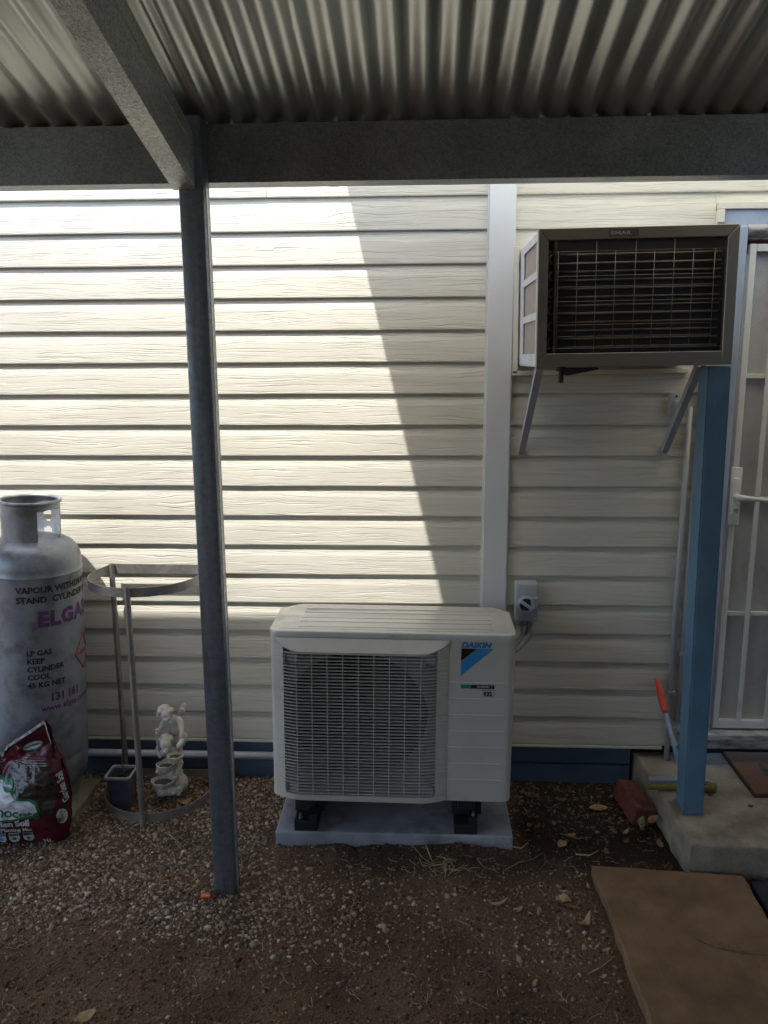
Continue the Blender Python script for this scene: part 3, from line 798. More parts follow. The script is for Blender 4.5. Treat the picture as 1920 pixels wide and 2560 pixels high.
obj('conduit_socket', G().tube([(.449, -.036, .752), (.449, -.036, .727)], .0155, 18), 'conduit_beige', sw, 40)
corrugated('flexible_conduit', [(.412, -.036, .73), (.409, -.05, .712), (.392, -.085, .700), (.368, -.13, .690), (.330, -.19, .688)], .0125, 'conduit_beige', sw)
corrugated('flexible_conduit', [(.449, -.036, .73), (.446, -.044, .700), (.430, -.065, .676), (.402, -.10, .660), (.370, -.15, .655), (.330, -.20, .655)], .0135, 'conduit_beige', sw)

# ------------------------------------------------------------------ window air conditioner
wx0, wx1, wyf, wz0, wz1 = .377, 1.007, -.51, 1.781, 2.2165
wac = thing('window_air_conditioner', (.69, -.02, 1.78), 'old stainless steel framed window air conditioner on angled wall brackets', 'air conditioner')
casing = obj('casing', G().box((wx0 + .006, -.46, wz1 - .008), (wx1 - .006, .02, wz1 - .002)).box((wx0 + .006, -.46, wz0 + .002), (wx1 - .006, .02, wz0 + .008)).box((wx1 - .010, -.46, wz0 + .0082), (wx1 - .006, .02, wz1 - .0082)), 'ac_side_white', wac)
g = G()
zz = [wz0 + .008, wz0 + .045, wz0 + .156, wz0 + .180, wz0 + .288, wz0 + .312, wz1 - .030, wz1 - .0082]
g.box((wx0 + .004, -.105, zz[0]), (wx0 + .008, .02, zz[-1])); g.box((wx0 + .004, -.506, zz[0]), (wx0 + .008, -.440, zz[-1]))
for a, b in ((0, 1), (2, 3), (4, 5), (6, 7)): g.box((wx0 + .004, -.4398, zz[a]), (wx0 + .008, -.1052, zz[b]))
obj('side_panel', g, 'ac_side_white', wac)
for a, b in ((1, 2), (3, 4), (5, 6)): obj('side_vent', G().box((wx0 + .011, -.45, zz[a] - .004), (wx0 + .013, -.10, zz[b] + .004)), 'ac_mesh_tan', wac)
ix0, ix1, iz0, iz1 = wx0 + .033, wx1 - .037, wz0 + .043, wz1 - .036
def frame_piece(name, poly): return obj(name, G().prism(poly, 'y', wyf, wyf + .022, .0012, 1), 'ac_stainless', wac)
frame_piece('frame_top', [(wx0 + .0015, wz1), (wx1 - .0015, wz1), (ix1 - .0005, iz1), (ix0 + .0005, iz1)])
frame_piece('frame_bottom', [(wx0 + .014, wz0), (wx1 - .030, wz0), (wx1 - .034, iz0 + .001), (ix0, iz0 + .001), (wx0 + .014, iz0 - .012)])
frame_piece('frame_side', [(wx0, wz0 - .001), (wx0 + .0135, wz0 - .001), (wx0 + .0135, iz0 - .010), (ix0 - .001, iz0 + .002), (ix0 - .001, iz1 - .001), (wx0, wz1 - .001)])
frame_piece('frame_side', [(wx1, wz0), (wx1, wz1 - .001), (ix1 + .001, iz1 - .001), (ix1 + .004, wz0)])
bd = obj('badge', G().box((.598, wyf - .0018, 2.187), (.692, wyf - .0002, 2.2095)), 'ac_tube', wac)
flat_text('badge_lettering', 'EMAIL', .603, wyf - .0024, 2.1935, .0135, 'pot_rim', bd, bold=.0004, sx=1.85)
obj('coil_core', G().box((ix0 + .030, -.445, iz0 - .01), (wx1 - .012, -.43, iz1 + .01)).box((ix0 - .02, -.40, iz0 - .02), (wx1 - .012, -.39, iz1 + .02)), 'coil_dark', wac)
for k in range(12):
    z = iz0 + .022 + k * .0268
    obj('coil_tube', G().tube([(ix0 + .034, -.452, z), (ix1 + .004, -.452, z)], .0042, 10), 'ac_tube', wac, True)
    if k % 2 == 0:
        pts = [(ix0 + .024 - .013 * math.sin(a), -.452, z + .0134 - .0134 * math.cos(a)) for a in np.linspace(0, math.pi, 8)]
        obj('coil_bend', G().tube(pts, .004, 8), 'ac_tube', wac, True)
obj('coil_plate', G().box((ix0 + .026, -.47, iz0 - .005), (ix0 + .033, -.43, iz1 + .005)), 'ac_tube', wac)
wr = .0010
wire_z = [2.145, 2.108, 2.069, 2.036, 1.990, 1.955, 1.916, 1.879, 1.841]
for k, z in enumerate(wire_z):
    full = k in (0, 4, 8)
    obj('wire', G().tube([(ix0 - .004 if full else ix0 + .03, wyf + .006, z), (ix1 + .005 if full else ix1 - .035, wyf + .006, z)], wr, 6), 'ac_wire', wac, True)
for k, x in enumerate((.441, .502, .562, .622, .686, .745, .807, .867, .934)):
    full = k in (2, 4, 6)
    obj('wire', G().tube([(x, wyf + .0035, iz0 - .004 if full else wire_z[-1]), (x, wyf + .0035, iz1 + .004 if full else wire_z[0])], wr, 6), 'ac_wire', wac, True)
dr = obj('drain_spout', G().tube([(.470, -.44, 1.782), (.470, -.44, 1.766)], .016, 16).tube([(.470, -.44, 1.766), (.470, -.44, 1.728)], .009, 14), 'rubber_black', wac, 40)
obj('drain_tray', G().prism([(.478, 1.778), (.590, 1.778), (.590, 1.771), (.488, 1.752), (.478, 1.756)], 'y', -.46, -.42), 'rubber_black', wac)
def strut(p, q, w=.028):
    p, q = Vector(p), Vector(q); d = (q - p); L_ = d.length
    mtx = Matrix.Translation(p) @ d.to_track_quat('Z', 'X').to_matrix().to_4x4()
    return p, q, mtx, L_
for x, yt in ((.383, -.455), (.944, -.36)):
    g = G()
    p0 = Vector((x, -.012, 1.45)); p1 = Vector((x, yt, 1.7795)); d = (p1 - p0).normalized(); nrm = Vector((0, -d.z, d.y))
    a = [p0, p1]; hw = .013
    # angle iron: one leg facing sideways, one leg facing the viewer
    for lo, hi, (w0, w1) in ((x, x + .003, (-hw, hw)), (x + .003, x + .024, (hw - .003, hw))):
        V = []
        for pp in (p0, p1):
            for xx in (lo, hi):
                for w in (w0, w1): V.append((xx, pp.y + nrm.y * w, pp.z + nrm.z * w))
        g.raw(V, [(0, 1, 3, 2), (4, 6, 7, 5), (0, 4, 5, 1), (2, 3, 7, 6), (0, 2, 6, 4), (1, 5, 7, 3)])
    g.box((x, -.014, 1.425), (x + .024, -.009, 1.475))
    bmesh.ops.recalc_face_normals(g.bm, faces=g.bm.faces[:])
    s_ = obj('bracket', g, 'bracket_grey', wac)
    obj('bracket_bolt', G().tube([(x + .012, -.014, 1.443), (x + .012, -.019, 1.443)], .007, 12), 'coil_dark', s_, 40)
g = G()
g.box((.3545, -.022, 1.752), (.374, .006, 2.228), .002); g.box((.3545, -.022, 1.745), (1.03, .006, 1.7635), .002)
obj('wall_flange', g, 'cream_trim', wac)
wac.rotation_euler = (0, math.radians(-.7), 0)

# ------------------------------------------------------------------ blue post
bp_ = thing('timber_post', (1.02, -.395, .13), 'blue painted timber post on the concrete step holding up the old air conditioner', 'post')
V = []
for z, x0, x1 in ((.128, .984, 1.056), (1.779, .957, 1.0325)):
    V += [(x0, -.443, z), (x1, -.443, z), (x1, -.345, z), (x0, -.345, z)]
g = G(); g.raw(V, [(0, 3, 2, 1), (4, 5, 6, 7), (0, 1, 5, 4), (1, 2, 6, 5), (2, 3, 7, 6), (3, 0, 4, 7)])
bmesh.ops.bevel(g.bm, geom=g.bm.edges[:], offset=.005, segments=2, affect='EDGES')
obj('post_shaft', g, 'blue_paint', bp_, 40)
obj('post_foot', G().box((.982, -.445, .1275), (1.058, -.343, .1415), .002), 'blue_board', bp_)

def rough_slab(poly, z0, z1, jit, seed, bev=.004, seg=1):
    P = []
    for i in range(len(poly)):
        a, b = Vector(poly[i]), Vector(poly[(i + 1) % len(poly)]); n_ = max(1, int((b - a).length / .03))
        for k in range(n_):
            p = a.lerp(b, k / n_); P.append((p.x + jit * noise.noise((p.x * 14, p.y * 14, seed)), p.y + jit * noise.noise((p.x * 14, p.y * 14, seed + 5))))
    g = G(); g.prism(P, 'z', z0, z1)
    e = [e for e in g.bm.edges if all(abs(v.co.z - z1) < 1e-5 for v in e.verts)]
    bmesh.ops.bevel(g.bm, geom=e, offset=bev, segments=seg, profile=.5, affect='EDGES')
    return g
# ------------------------------------------------------------------ concrete step, mats, slabs, brick
sv = [(.925, .055), (.94, -.30), (.952, -.618), (1.4, -.64), (3.2, -.64), (3.2, .055)]
struct(obj('concrete_step', rough_slab(sv, -.1, .132, .010, 31, .013, 3), 'step_concrete', None, 50))
mat_ = thing('doormat', (1.6, -.12, .132), 'brown coir doormat with dark letters on the concrete step below the door', 'doormat')
obj('mat_pile', G().box((1.300, -.305, .132), (1.95, .03, .148), .004), 'mat_coir', mat_)
obj('mat_backing', G().box((1.294, -.312, .1315), (1.956, .036, .137), .002), 'mat_edge', mat_)
V, F = text_mesh('HOME', .135, bold=.003)
obj('mat_lettering', ([(1.392 + a, -.172 + b, .1492 + c) for a, b, c in V], F), 'mat_edge', mat_)
pv = obj('paving_slab', rough_slab([(.612, -.618), (1.128, -.652), (1.105, -1.60), (.640, -1.60)], -.03, .036, .007, 2), 'paver_dirt')
tag(pv, 'large flat brown paving slab with chipped edge lying on the dirt before the step', 'paving slab')
rm = obj('rubber_mat', rough_slab([(1.145, -.672), (1.7, -.69), (1.7, -1.4), (1.125, -1.40)], -.02, .030, .003, 8), 'mat_edge')
tag(rm, 'dark grey rubber mat beside the brown paving slab', 'rubber mat')
bk = obj('brick', G().box((-.036, -.10, -.04), (.036, .10, .04), .005, 2), 'brick_red', loc=(.862, -.205, .040))
bk.rotation_euler = (math.radians(4), math.radians(14), math.radians(10))
tag(bk, 'old red clay brick leaning against the side of the concrete step', 'brick')

# ------------------------------------------------------------------ pipes on the wall
def conduit(x, z0, z1, r, lab):
    t = thing('conduit_pipe', (x, -.022, z0), lab, 'pipe', 'grey conduit pipes on the wall')
    obj('pipe_tube', G().tube([(x, -.022, z0), (x - .002, -.022, (z0 + z1) / 2), (x, -.022, z1)], r, 14), 'pvc_grey', t, True)
    obj('pipe_saddle', G().box((x - r - .008, -.036, z0 + .30), (x + r + .008, -.004, z0 + .315), .002), 'pvc_grey', t)
conduit(1.045, .130, 1.62, .0105, 'grey conduit pipe running from the step to the small wall box')
conduit(1.0835, .30, 1.772, .0095, 'grey conduit pipe on the wall next to the door frame')
jb = thing('junction_box', (.99, -.004, 1.6), 'small grey junction box on the wall behind the bracket', 'junction box')
obj('box_body', G().box((.963, -.034, 1.588), (1.012, -.004, 1.672), .005), 'pvc_grey', jb, 40)
obj('box_lid', G().box((.977, -.046, 1.604), (1.035, -.0342, 1.645), .004), 'pvc_grey', jb, 40)
obj('box_screw', G().tube([(.986, -.034, 1.66), (.986, -.037, 1.66)], .004, 10), 'coil_dark', jb)
wp = thing('waste_pipe', (-1.0, 0, .1), 'white plastic waste pipe running low along the blue base boards', 'pipe')
obj('pipe_tube', G().tube([(-4.1, .0, .104), (.25, .0, .104)], .0165, 18), 'pvc_white', wp, True)
for x in (-1.9, -.9, .1): obj('pipe_clip', G().box((x - .008, -.019, .086), (x + .008, .021, .122), .002), 'pvc_white', wp)

# ------------------------------------------------------------------ mop
mop = thing('sponge_mop', (1.02, -.25, .132), 'short sponge mop with red grip and yellow roller head leaning on the wall', 'mop')
hA, hB = Vector((1.034, -.245, .195)), Vector((.979, -.035, .500))
d = hB - hA
obj('pole', G().tube([hA, hA + d * .64], .0095, 14), 'mop_pole', mop, True)
obj('grip', G().tube([hA + d * .62, hA + d * .66, hA + d * .78, hA + d * .92, hA + d * .975, hA + d], [.0105, .0135, .0150, .0115, .0105, .007], 14), 'mop_red', mop, True)
obj('grip_hole', G().tube([hA + d * .955 + Vector((0, -.012, -.006)), hA + d * .955 + Vector((0, .010, .006))], .0042, 10), 'coil_dark', mop)
obj('wire_link', G().tube([hA, (1.018, -.256, .185), (1.003, -.262, .172)], .003, 8), 'bolt_steel', mop, True)
obj('head_plate', G().box((.905, -.275, .1645), (1.135, -.247, .178), .003), 'mop_blue', mop)
V = []
obj('sponge_roller', G().tube([(.915, -.263, .1495), (1.143, -.272, .1495)], .0175, 20), 'mop_yellow', mop, 40)
for x0, x1 in ((.897, .9155), (1.1425, 1.160)):
    obj('roller_end', G().tube([(x0, -.263 if x0 < 1 else -.272, .1505), (x1, -.263 if x0 < 1 else -.272, .1505)], .0185, 20), 'mop_yellow', mop, 40)

# ------------------------------------------------------------------ gas cylinder
cyl = thing('gas_cylinder', (-1.577, -.205, .03), 'tall weathered grey gas cylinder with stencilled black and purple lettering', 'gas cylinder')
CO = ORG[cyl.name]; CR = .182
def ca(x, y, z): return (CO.x + x, CO.y + y, z)
pr = [(.001, .055), (.10, .06), (.145, .085), (.175, .13), (CR, .19), (CR, .235), (CR - .001, .238), (CR, .241), (CR, .30), (CR, .6), (CR, .94), (CR, .999), (CR, 1.002), (CR + .0018, 1.005), (CR - .001, 1.009), (CR - .001, 1.03), (.178, 1.056), (.167, 1.086), (.150, 1.108), (.120, 1.125), (.08, 1.135), (.03, 1.139), (.001, 1.14)]
body_o = obj('tank', G().lathe(pr, (CO.x, CO.y, 0), 72), 'cyl_grey', cyl, 50)
obj('foot_ring', G().lathe([(.142, .031), (.146, .031), (.146, .09), (.142, .09)], (CO.x, CO.y, 0), 48, None, True), 'cyl_grey', cyl, 40)
# collar: front plate, rear plate, rolled rim; lifting holes are real openings
def collar_plate(a0, a1, z0, z1, holes, r=.108):
    V = []; F = []; na = int((a1 - a0) / math.radians(3)); nz_ = 30
    for i in range(na + 1):
        for j in range(nz_ + 1):
            a = a0 + (a1 - a0) * i / na; V.append((CO.x + r * math.cos(a), CO.y + r * math.sin(a), z0 + (z1 - z0) * j / nz_))
    for i in range(na):
        for j in range(nz_):
            a = a0 + (a1 - a0) * (i + .5) / na; z = z0 + (z1 - z0) * (j + .5) / nz_
            if any(((a - ha) * r / hw) ** 2 + ((z - hz) / hh) ** 2 < 1 for ha, hz, hw, hh in holes): continue
            F.append((i * (nz_ + 1) + j, (i + 1) * (nz_ + 1) + j, (i + 1) * (nz_ + 1) + j + 1, i * (nz_ + 1) + j + 1))
    return V, F
D2 = math.radians
obj('collar_plate', collar_plate(D2(200), D2(308), 1.102, 1.278, [(D2(262), 1.106, .021, .020)]), 'cyl_grey', cyl, True)
obj('collar_plate', collar_plate(D2(8), D2(170), 1.102, 1.278, [(D2(81), 1.196, .019, .023), (D2(81), 1.132, .019, .016), (D2(150), 1.19, .019, .024)]), 'cyl_grey', cyl, True)
obj('collar_band', collar_plate(D2(308), D2(368), 1.246, 1.278, [(D2(338), 1.24, .045, .009)]), 'cyl_grey', cyl, True)
obj('collar_band', collar_plate(D2(170), D2(200), 1.23, 1.278, []), 'cyl_grey', cyl, True)
obj('collar_rim', G().tube([(CO.x + .108 * math.cos(a), CO.y + .108 * math.sin(a), 1.275) for a in np.linspace(0, 2 * math.pi, 49)[:-1]], .0075, 10, True, None, True), 'cyl_grey', cyl, True)
obj('valve', G().tube([ca(0, 0, 1.13), ca(0, 0, 1.225)], .018, 16).tube([ca(.0, 0, 1.18), ca(-.045, .02, 1.18)], .013, 12).tube([ca(0, 0, 1.225), ca(0, 0, 1.242)], .026, 16), 'bolt_steel', cyl, 40)
obj('valve_cap', G().tube([ca(.000, -.01, 1.180), ca(.030, -.03, 1.180)], .010, 16), 'red_plastic', cyl, 40)
obj('collar_tag', collar_plate(D2(262), D2(274), 1.104, 1.116, [], .1095), 'stencil_purple', cyl)
# stencilled lettering wrapped on the tank; start angle measured on the front
def wrap(name, body, s0, z, size, mat, r=CR + .0009, **k):
    V, F = text_mesh(body, size, res=2, **k)
    t = bmesh.new(); vs = [t.verts.new(v) for v in V]
    for f in F:
        try: t.faces.new([vs[i] for i in f])
        except ValueError: pass
    bmesh.ops.triangulate(t, faces=t.faces[:])
    for _ in range(2):
        e = [e for e in t.edges if abs(e.verts[0].co.x - e.verts[1].co.x) > .01]
        if e: bmesh.ops.subdivide_edges(t, edges=e, cuts=1); bmesh.ops.triangulate(t, faces=t.faces[:])
    for v in t.verts:
        a = -math.pi / 2 + (s0 + v.co.x) / CR
        v.co = Vector((CO.x + r * math.cos(a), CO.y + r * math.sin(a), z + v.co.y))
    g = G(); g.bm.free(); g.bm = t
    return obj(name, g, mat, cyl)
FR = .069   # arc length of the point that faces the camera
wrap('stencil_text', 'VAPOUR WITHDRAWAL', FR - .050, .950, .034, 'stencil_black', bold=.0012, sx=.98)
wrap('stencil_text', 'STAND  CYLINDER UPRIGHT', FR - .050, .911, .034, 'stencil_black', bold=.0012, sx=.98)
wrap('stencil_text', 'ELGAS', FR + .022, .817, .080, 'stencil_purple', bold=.004, sx=1.0, spacing=1.12)
for i_, w_ in enumerate(('LP GAS', 'KEEP', 'CYLINDER', 'COOL', '45 KG NET')):
    wrap('stencil_text', w_, FR - .022, .702 - i_ * .0325, .029, 'stencil_black', bold=.0012, sx=1.0)
wrap('stencil_text', '131', FR + .055, .508, .044, 'stencil_purple', bold=.002, sx=.92)
wrap('stencil_text', '161', FR + .125, .508, .044, 'stencil_purple', bold=.002, sx=.92)
wrap('stencil_text', 'www.elgas.com.au', FR + .022, .470, .035, 'stencil_purple', bold=.0009, sx=.98)
g = G()
dc, dz_, dw = FR + .232, .665, .062
def arc_pt(s, z): a = -math.pi / 2 + s / CR; return (CO.x + (CR + .0006) * math.cos(a), CO.y + (CR + .0006) * math.sin(a), z)
cs = [(dc - dw, dz_), (dc, dz_ + .075), (dc + dw, dz_), (dc, dz_ - .075)]
for i_ in range(4):
    (s0, z0_), (s1, z1_) = cs[i_], cs[(i_ + 1) % 4]
    g.tube([arc_pt(s0 + (s1 - s0) * k / 6, z0_ + (z1_ - z0_) * k / 6) for k in range(7)], .0028, 5)
obj('hazard_diamond', g, 'stencil_red', cyl)
wrap('stencil_text', 'FLAMMABLE', dc - .048, .655, .021, 'stencil_red', bold=.001)
cyl.rotation_euler = (0, math.radians(2.6), 0)
us = obj('cylinder_slab', rough_slab([(-1.80, -.425), (-1.372, -.425), (-1.380, -.09), (-1.80, -.09)], -.03, .031, .004, 21), 'step_concrete')
tag(us, 'small concrete paver lying under the gas cylinder', 'paving slab')

# ------------------------------------------------------------------ soil bag
bag = thing('soil_bag', (-1.60, -.47, 0), 'crumpled maroon plastic bag of garden soil standing against the gas cylinder', 'soil bag')
ztp = [(-1.93, .36), (-1.80, .42), (-1.68, .42), (-1.61, .385), (-1.575, .345), (-1.545, .390), (-1.465, .436), (-1.365, .496), (-1.355, .47), (-1.340, .40), (-1.27, .34)]
def ztop(x):
    for (a, za), (b, zb) in zip(ztp, ztp[1:]):
        if a <= x <= b: return za + (zb - za) * (x - a) / (b - a)
    return .3
NU, NV = 60, 64; V = []; F = []
def bag_pt(u, v, side):
    w = .278 * (.93 + .10 * math.sin(math.pi * min(1, v * 1.15)) - .10 * v)
    xc = -1.610 + .012 * v
    x = xc + u * w
    zt = ztop(max(-1.92, min(-1.275, -1.605 + u * .262)))
    z = v * zt
    edge = max(0, 1 - abs(u) ** 3.2) ** .55
    prof_ = (.060 + .045 * math.sin(math.pi * min(1, v / .85))) * (1 if v < .55 else max(.06, 1 - ((v - .55) / .45) ** 1.3))
    prof_ *= min(1, .72 + v * 4)
    dpt = prof_ * edge
    y = -.472 - dpt if side else -.472 + dpt * .8
    y -= .035 * max(0, v - .82) / .18 * 1.0 if side else .03 * max(0, v - .82) / .18
    if v > .7 and -1.62 < x < -1.5: y += (.03 if side else 0) * (v - .7) / .3
    wr_ = .015 * noise.noise((x * 9, z * 14, 2 + side)) + .010 * abs(noise.noise((x * 22 + z * 26, z * 24 - x * 9, 7 + side))) + .007 * abs(noise.noise((x * 12 + z * 8, z * 62, 4)))
    y += -wr_ if side else wr_
    return (x, y, max(.004, z + .005 * noise.noise((x * 12, v * 8, 9)) * (v > .1)))
for side in (1, 0):
    for j in range(NV + 1):
        for i in range(NU + 1): V.append(bag_pt(-1 + 2 * i / NU, j / NV, side))
m_ = (NU + 1) * (NV + 1)
for j in range(NV):
    for i in range(NU):
        a = j * (NU + 1) + i
        F.append((a, a + 1, a + NU + 2, a + NU + 1)); b_ = a + m_
        F.append((b_, b_ + NU + 1, b_ + NU + 2, b_ + 1))
for i in range(NU): F.append((i + 1, i, m_ + i, m_ + i + 1))
g = G(); g.raw(V, F)
bmesh.ops.remove_doubles(g.bm, verts=g.bm.verts[:], dist=.0008)
bmesh.ops.recalc_face_normals(g.bm, faces=g.bm.faces[:])
sack = obj('sack', g, 'maroon_plastic', bag, True)
bt = tree_of(sack, ORG[bag.name])
RAY = (-.44, 1, -.0)
RAY = Vector((-.25, 1, 0))
def bd_(name, VF, x, z, mat, off=.0016, rot=0.0, step=.012):
    c, s_ = math.cos(rot), math.sin(rot)
    return drape(name, VF, (x + .0, -.52, z), (c, 0, s_), (-s_, 0, c), RAY, bt, mat, bag, off, step)
def ell(rx, rz, n=26): return [(rx * math.cos(k * 2 * math.pi / n), rz * math.sin(k * 2 * math.pi / n)) for k in range(n)]
bd_('window', poly_grid([(-.085, .165), (.05, .175), (.075, .14), (.08, .06), (.06, -.03), (-.03, -.02), (-.085, .04), (-.11, .1)], .03), -1.437, .165, 'bag_window', .001)
bd_('green_swoosh', poly_grid([(-.20, .10), (-.06, .115), (-.02, .06), (.03, .05), (.055, .035), (.06, .0), (.02, -.03), (-.06, -.038), (-.2, -.03)], .03), -1.478, .165, 'bag_green', .0022)
bd_('white_panel', poly_grid([(-.20, .092), (-.065, .105), (-.03, .052), (.025, .042), (.045, .028), (.05, .0), (.012, -.022), (-.06, -.029), (-.2, -.021)], .03), -1.478, .165, 'bag_white', .0032)
bd_('bag_lettering', text_mesh('Osmocote', .056, bold=.0012), -1.663, .158, 'bag_green', .0044, -.09)
bd_('round_badge', poly_grid(ell(.022, .020), .02), -1.535, .262, 'bag_green', .0046)
bd_('badge_lettering', text_mesh('Scotts', .014, bold=.0003), -1.553, .258, 'bag_white', .0060, -.1)
bd_('bag_lettering', text_mesh('Garden Soil', .036, bold=.0016), -1.635, .102, 'bag_white', .002, .02)
bd_('bag_lettering', text_mesh('Planting Mix', .024, bold=.0006), -1.575, .076, 'bag_white', .002, .03)
for x, mt, m2 in ((-1.578, 'bag_blue', 'bag_white'), (-1.528, 'bag_green', 'bag_white'), (-1.476, 'bag_white', 'bag_white')):
    shield = [(-.019, .026), (.019, .026), (.019, -.006), (.010, -.018), (0, -.022), (-.010, -.018), (-.019, -.006)]
    bd_('shield', poly_grid(shield, .02), x, .045, 'bag_white', .002)
    bd_('shield_band', poly_grid([(-.017, .024), (.017, .024), (.017, .012), (-.017, .012)], .02), x, .045, mt if mt != 'bag_white' else 'print_black', .0034)
    bd_('shield_mark', poly_grid(ell(.0085, .0075, 14), .02), x - .001, .043, 'bag_green' if mt != 'bag_blue' else 'bag_blue', .0034)
bd_('bag_lettering', text_mesh('25L', .024, bold=.0005), -1.425, .012, 'bag_white', .002, .08)
bd_('bag_lettering', text_mesh('Garden Soil', .026, bold=.0008), -1.322, .170, 'bag_white', .002, 1.72)
bd_('side_oval', poly_grid(ell(.017, .033), .02), -1.348, .118, 'bag_white', .002, .1)
bd_('side_oval_leaf', poly_grid(ell(.007, .010, 14), .02), -1.358, .105, 'bag_green', .0032, .1)
bd_('side_lettering', text_mesh('Osmocote', .012, bold=.0003), -1.343, .092, 'bag_green', .0034, 1.62)
bd_('flap_oval', poly_grid(ell(.040, .0165), .02), -1.437, .396, 'bag_green', .0018, .28)
bd_('flap_oval_panel', poly_grid(ell(.037, .0138), .02), -1.437, .397, 'bag_white', .0032, .28)
bd_('flap_lettering', text_mesh('Osmocote', .0165, bold=.0003), -1.404, .412, 'bag_green', .0046, math.pi + .28)
for k, zz_ in enumerate((.352, .344, .334, .326)):
    bd_('print_line', poly_grid([(-.055, -.0006), (.055, -.0006), (.055, .0009), (-.055, .0009)], .015), -1.445, zz_, 'pot_rim', .0016, -.02)
# folded white seam along the top edge
seam = []
for i in range(0, 61):
    u = -1 + 2 * i / 60; p = bag_pt(u, 1, 1); seam.append((p[0], p[1] - .003, p[2] - .006))
obj('seam', G().band(seam, .011, .003), 'bag_white', bag)

# ------------------------------------------------------------------ steel cylinder stand
st = thing('steel_stand', (-1.09, -.19, 0), 'empty galvanised steel hoop stand with tube legs by the wall', 'stand')
def hoop(z):
    pts = [(-1.283, -.032, z), (-1.298, -.075, z)]
    for a in np.linspace(D2(165), D2(375), 36): pts.append((-1.092 + .222 * math.cos(a), -.165 + .218 * math.sin(a), z))
    pts += [(-.888, -.075, z), (-.901, -.032, z)]
    return pts
obj('top_hoop', G().band(hoop(.938), .036, .0035), 'stand_steel', st, 40)
obj('bottom_hoop', G().band(hoop(.016), .036, .0035), 'stand_steel', st, 40)
obj('back_bar', G().band([(-1.288, -.036, .935), (-.894, -.036, .935)], .040, .004), 'stand_steel', st)
obj('back_bar', G().band([(-1.288, -.036, .015), (-.894, -.036, .015)], .036, .004), 'stand_steel', st)
for x, y, zt in ((-1.281, -.048, .978), (-.901, -.048, .978), (-1.088, -.394, .980)):
    obj('leg', G().lathe([(.0115, -.012), (.0115, zt), (.0095, zt), (.0095, zt - .05)], (x, y, 0), 18), 'stand_steel', st, 40)

# ------------------------------------------------------------------ square plastic pot with dead twig
pot = thing('plastic_pot', (-1.222, -.245, 0), 'square dark plastic plant pot with pale rim and dead twig inside the hoop', 'plant pot')
def rsq(hw, r=.012, n=4):
    P = []
    for cx_, cy_, a0 in ((1, 1, 0), (-1, 1, 90), (-1, -1, 180), (1, -1, 270)):
        for k in range(n + 1):
            a = D2(a0 + 90 * k / n); P.append((cx_ * (hw - r) + r * math.cos(a), cy_ * (hw - r) + r * math.sin(a)))
    return P
def loft(rings, bot=True):
    V = []; F = []; n = len(rings[0][0])
    for P, z in rings: V += [(-1.222 + x, -.245 + y, z) for x, y in P]
    for i in range(len(rings) - 1):
        for k in range(n): F.append((i * n + k, i * n + (k + 1) % n, (i + 1) * n + (k + 1) % n, (i + 1) * n + k))
    if bot: F.append(tuple(range(n))[::-1])
    return V, F
obj('pot_body', loft([(rsq(.040), .002), (rsq(.049), .148), (rsq(.047), .148), (rsq(.045), .120)]), 'pot_plastic', pot, 40)
obj('pot_rim', loft([(rsq(.052), .142), (rsq(.0535), .146), (rsq(.053), .153), (rsq(.047), .153), (rsq(.0465), .143)], False), 'pot_rim', pot, 40)
obj('pot_soil', loft([(rsq(.0462), .124), (rsq(.03), .130), (rsq(.014), .132)]), 'potting_soil', pot, True)
obj('pot_label', G().box((-1.1775, -.262, .045), (-1.1755, -.235, .125), 0, 1, None), 'pot_label', pot)
obj('dead_twig', G().tube([(-1.215, -.245, .125), (-1.21, -.243, .155), (-1.216, -.238, .185), (-1.226, -.23, .215)], [.003, .0025, .002, .001], 6).tube([(-1.21, -.243, .155), (-1.196, -.24, .162), (-1.185, -.238, .160)], [.002, .0018, .001], 6).tube([(-1.213, -.241, .17), (-1.228, -.236, .178)], [.002, .001], 6), 'twig_brown', pot)

# ------------------------------------------------------------------ cherub fountain statue
sta = thing('cherub_statue', (-1.045, -.165, .012), 'cream stone garden statue of two cherubs with tiered water bowls', 'statue')
SO = ORG[sta.name]
K = .000203; KZ = .000228
def sp(zx, zy, y=0.0): return (SO.x + (zx - 600) * K, SO.y + y, SO.z + (2030 - zy) * KZ)
g = G()
def bl(zx, zy, y, rx, ry, rz, rot=None): g.ball(sp(zx, zy, y), (rx * K, ry * K, rz * KZ), 3, rot)
def limb(pts, rad): g.tube([sp(*p) for p in pts], [r * K for r in rad], 12)
bl(600, 1890, .0, 270, 250, 150); bl(470, 1870, -.02, 160, 200, 150); bl(790, 1850, .015, 130, 200, 165); bl(620, 1700, .02, 210, 200, 220)
for k in range(26):
    a = random.uniform(0, 6.28); bl(600 + 235 * math.cos(a), random.uniform(1720, 1960), .045 * math.sin(a), random.uniform(30, 65), 55, random.uniform(25, 60))
bl(610, 1450, .03, 140, 130, 200); bl(690, 1230, .045, 120, 120, 260); bl(700, 1000, .05, 130, 110, 220)      # rocky core
